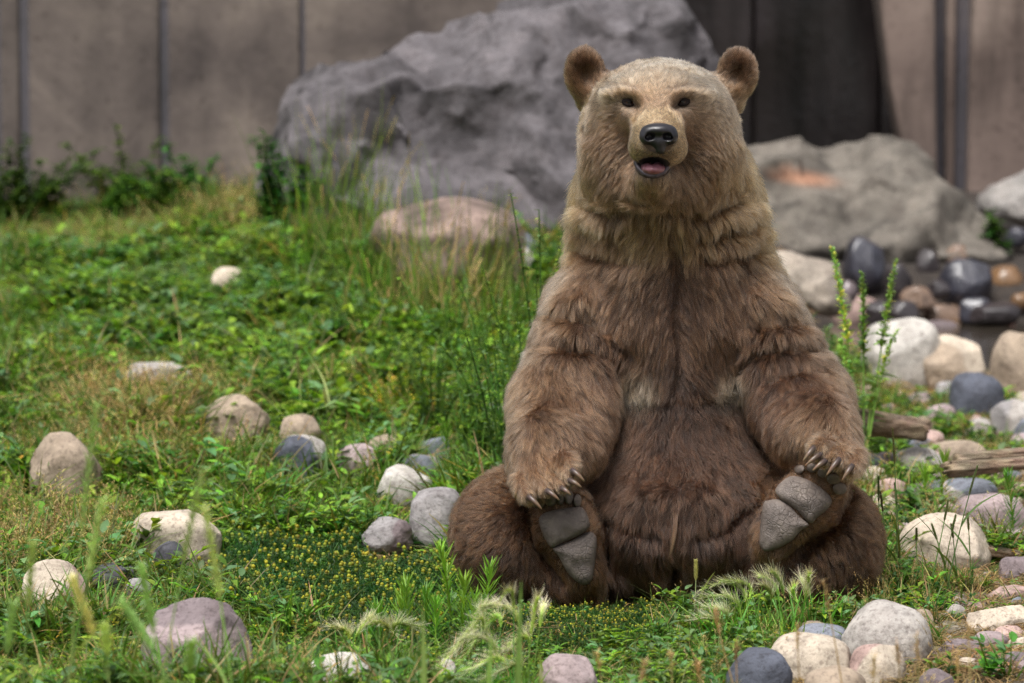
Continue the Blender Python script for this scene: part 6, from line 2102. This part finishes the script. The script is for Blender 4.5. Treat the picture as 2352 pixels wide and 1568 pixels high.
    for i, (rx, tx, ty, bd) in enumerate(((1965, 1890, 1335, .02), (1850, 1830, 1440, .0), (2120, 2105, 1460, .01), (1700, 1690, 1480, .0), (2080, 2060, 1480, .02), (2250, 2225, 1440, -.02), (1760, 1640, 1400, -.05), (2190, 2200, 1500, .02), (2000, 2010, 1510, -.02), (1400, 1370, 1500, .04), (1560, 1540, 1500, .0), (1450, 1480, 1520, -.03), (1640, 1600, 1525, .03))):
        y = -2.5 - .15 * (i % 3)
        stalk('dry_stalk', P(rx, 1568, y)[0], y, tx, ty, bd, 'thin dry brown seeding stalk standing before the stones by the grit', RG, (176, 154, 100), (192, 164, 122), 2300 + i * 11, .16, 'panicle', leaves=0)
    # ---- narrow cylindrical heads to the right of the bear
    TG2 = 'grass stalks with narrow cylindrical heads beside the long cream boulder'
    for i, (rx, tx, ty) in enumerate(((2060, 2050, 985), (2028, 2018, 1095), (2070, 2055, 1110), (2020, 2000, 1140), (2040, 2022, 1130), (2170, 2245, 1072), (2130, 2178, 1150), (2160, 2195, 1185), (2200, 2185, 1205), (2110, 2105, 1215), (2190, 2140, 1205), (2085, 2060, 1260), (2230, 2222, 1180), (2010, 1998, 1240), (2050, 2075, 1300))):
        g0 = ghit(rx, 1372 - 6 * (i % 5))
        stalk('timothy_stalk', g0[0], g0[1], tx, ty, .02 * (-1) ** i, 'thin grass stalk with a narrow cylindrical head near the long cream boulder', TG2, (92, 118, 62), (116, 124, 84), 2500 + i * 11, .22, leaves=1, hr=.0042, hl=.007)
    MG = 'single pale grass stalks in the left field'
    for i, (rx, bp, tx, ty) in enumerate(((690, 1000, 682, 820), (760, 1000, 765, 815), (700, 1010, 590, 895), (770, 1010, 745, 900), (870, 1030, 950, 925), (560, 980, 640, 920), (1590, 1440, 1598, 1290), (1600, 1470, 1580, 1420))):
        g0 = ghit(rx, bp)
        stalk('grass_stalk', g0[0], g0[1], tx, ty, .04 * (-1) ** i, 'single pale grass stalk with a thin seed head rising from the ground cover', MG, (146, 160, 100), (188, 182, 130), 2700 + i * 11, .3, leaves=1, hr=.004, hl=.012)
    # ---- single flowers
    m, nt, out = new_mat('petal')
    b_ = N(nt, 'ShaderNodeBsdfPrincipled', Roughness=.6)
    at = N(nt, 'ShaderNodeAttribute', attribute_name='tint')
    nt.links.new(at.outputs['Color'], b_.inputs['Base Color']); nt.links.new(b_.outputs[0], out.inputs[0])
    for px, py, col, r, lb in ((712, 683, (226, 150, 40), .018, 'orange poppy like flower on the green bank'), (897, 782, (226, 206, 50), .012, 'bright yellow flower in the dark ground cover'), (468, 680, (214, 130, 60), .012, 'dull orange flower near the pale stone up the bank'),
                               (1612, 1463, (222, 176, 70), .009, 'small yellow orange flower at the foot of the foxtail grass')):
        g0 = ghit(px, py + 22)
        e = tag(empty('wild_flower', g0), lb, 'flower')
        st = Geo(int(px)); fl_ = Geo(int(px) + 1)
        H = P(px, py, g0[1])[2] - g0[2]
        st.stem(bez((0, 0, -.02), (.004, 0, H * .5), (0, 0, H), 6), .0015, .001, cj(st.r, GREEN), 5)
        for k in range(5):
            a = k * 1.257
            fl_.leaf((0, 0, H), (math.cos(a), math.sin(a), .5), r, r * .9, cj(fl_.r, col, .06, .02), curl=-.2)
        st.obj('stem', M_STEM, e); fl_.obj('petals', m, e)
build_things()
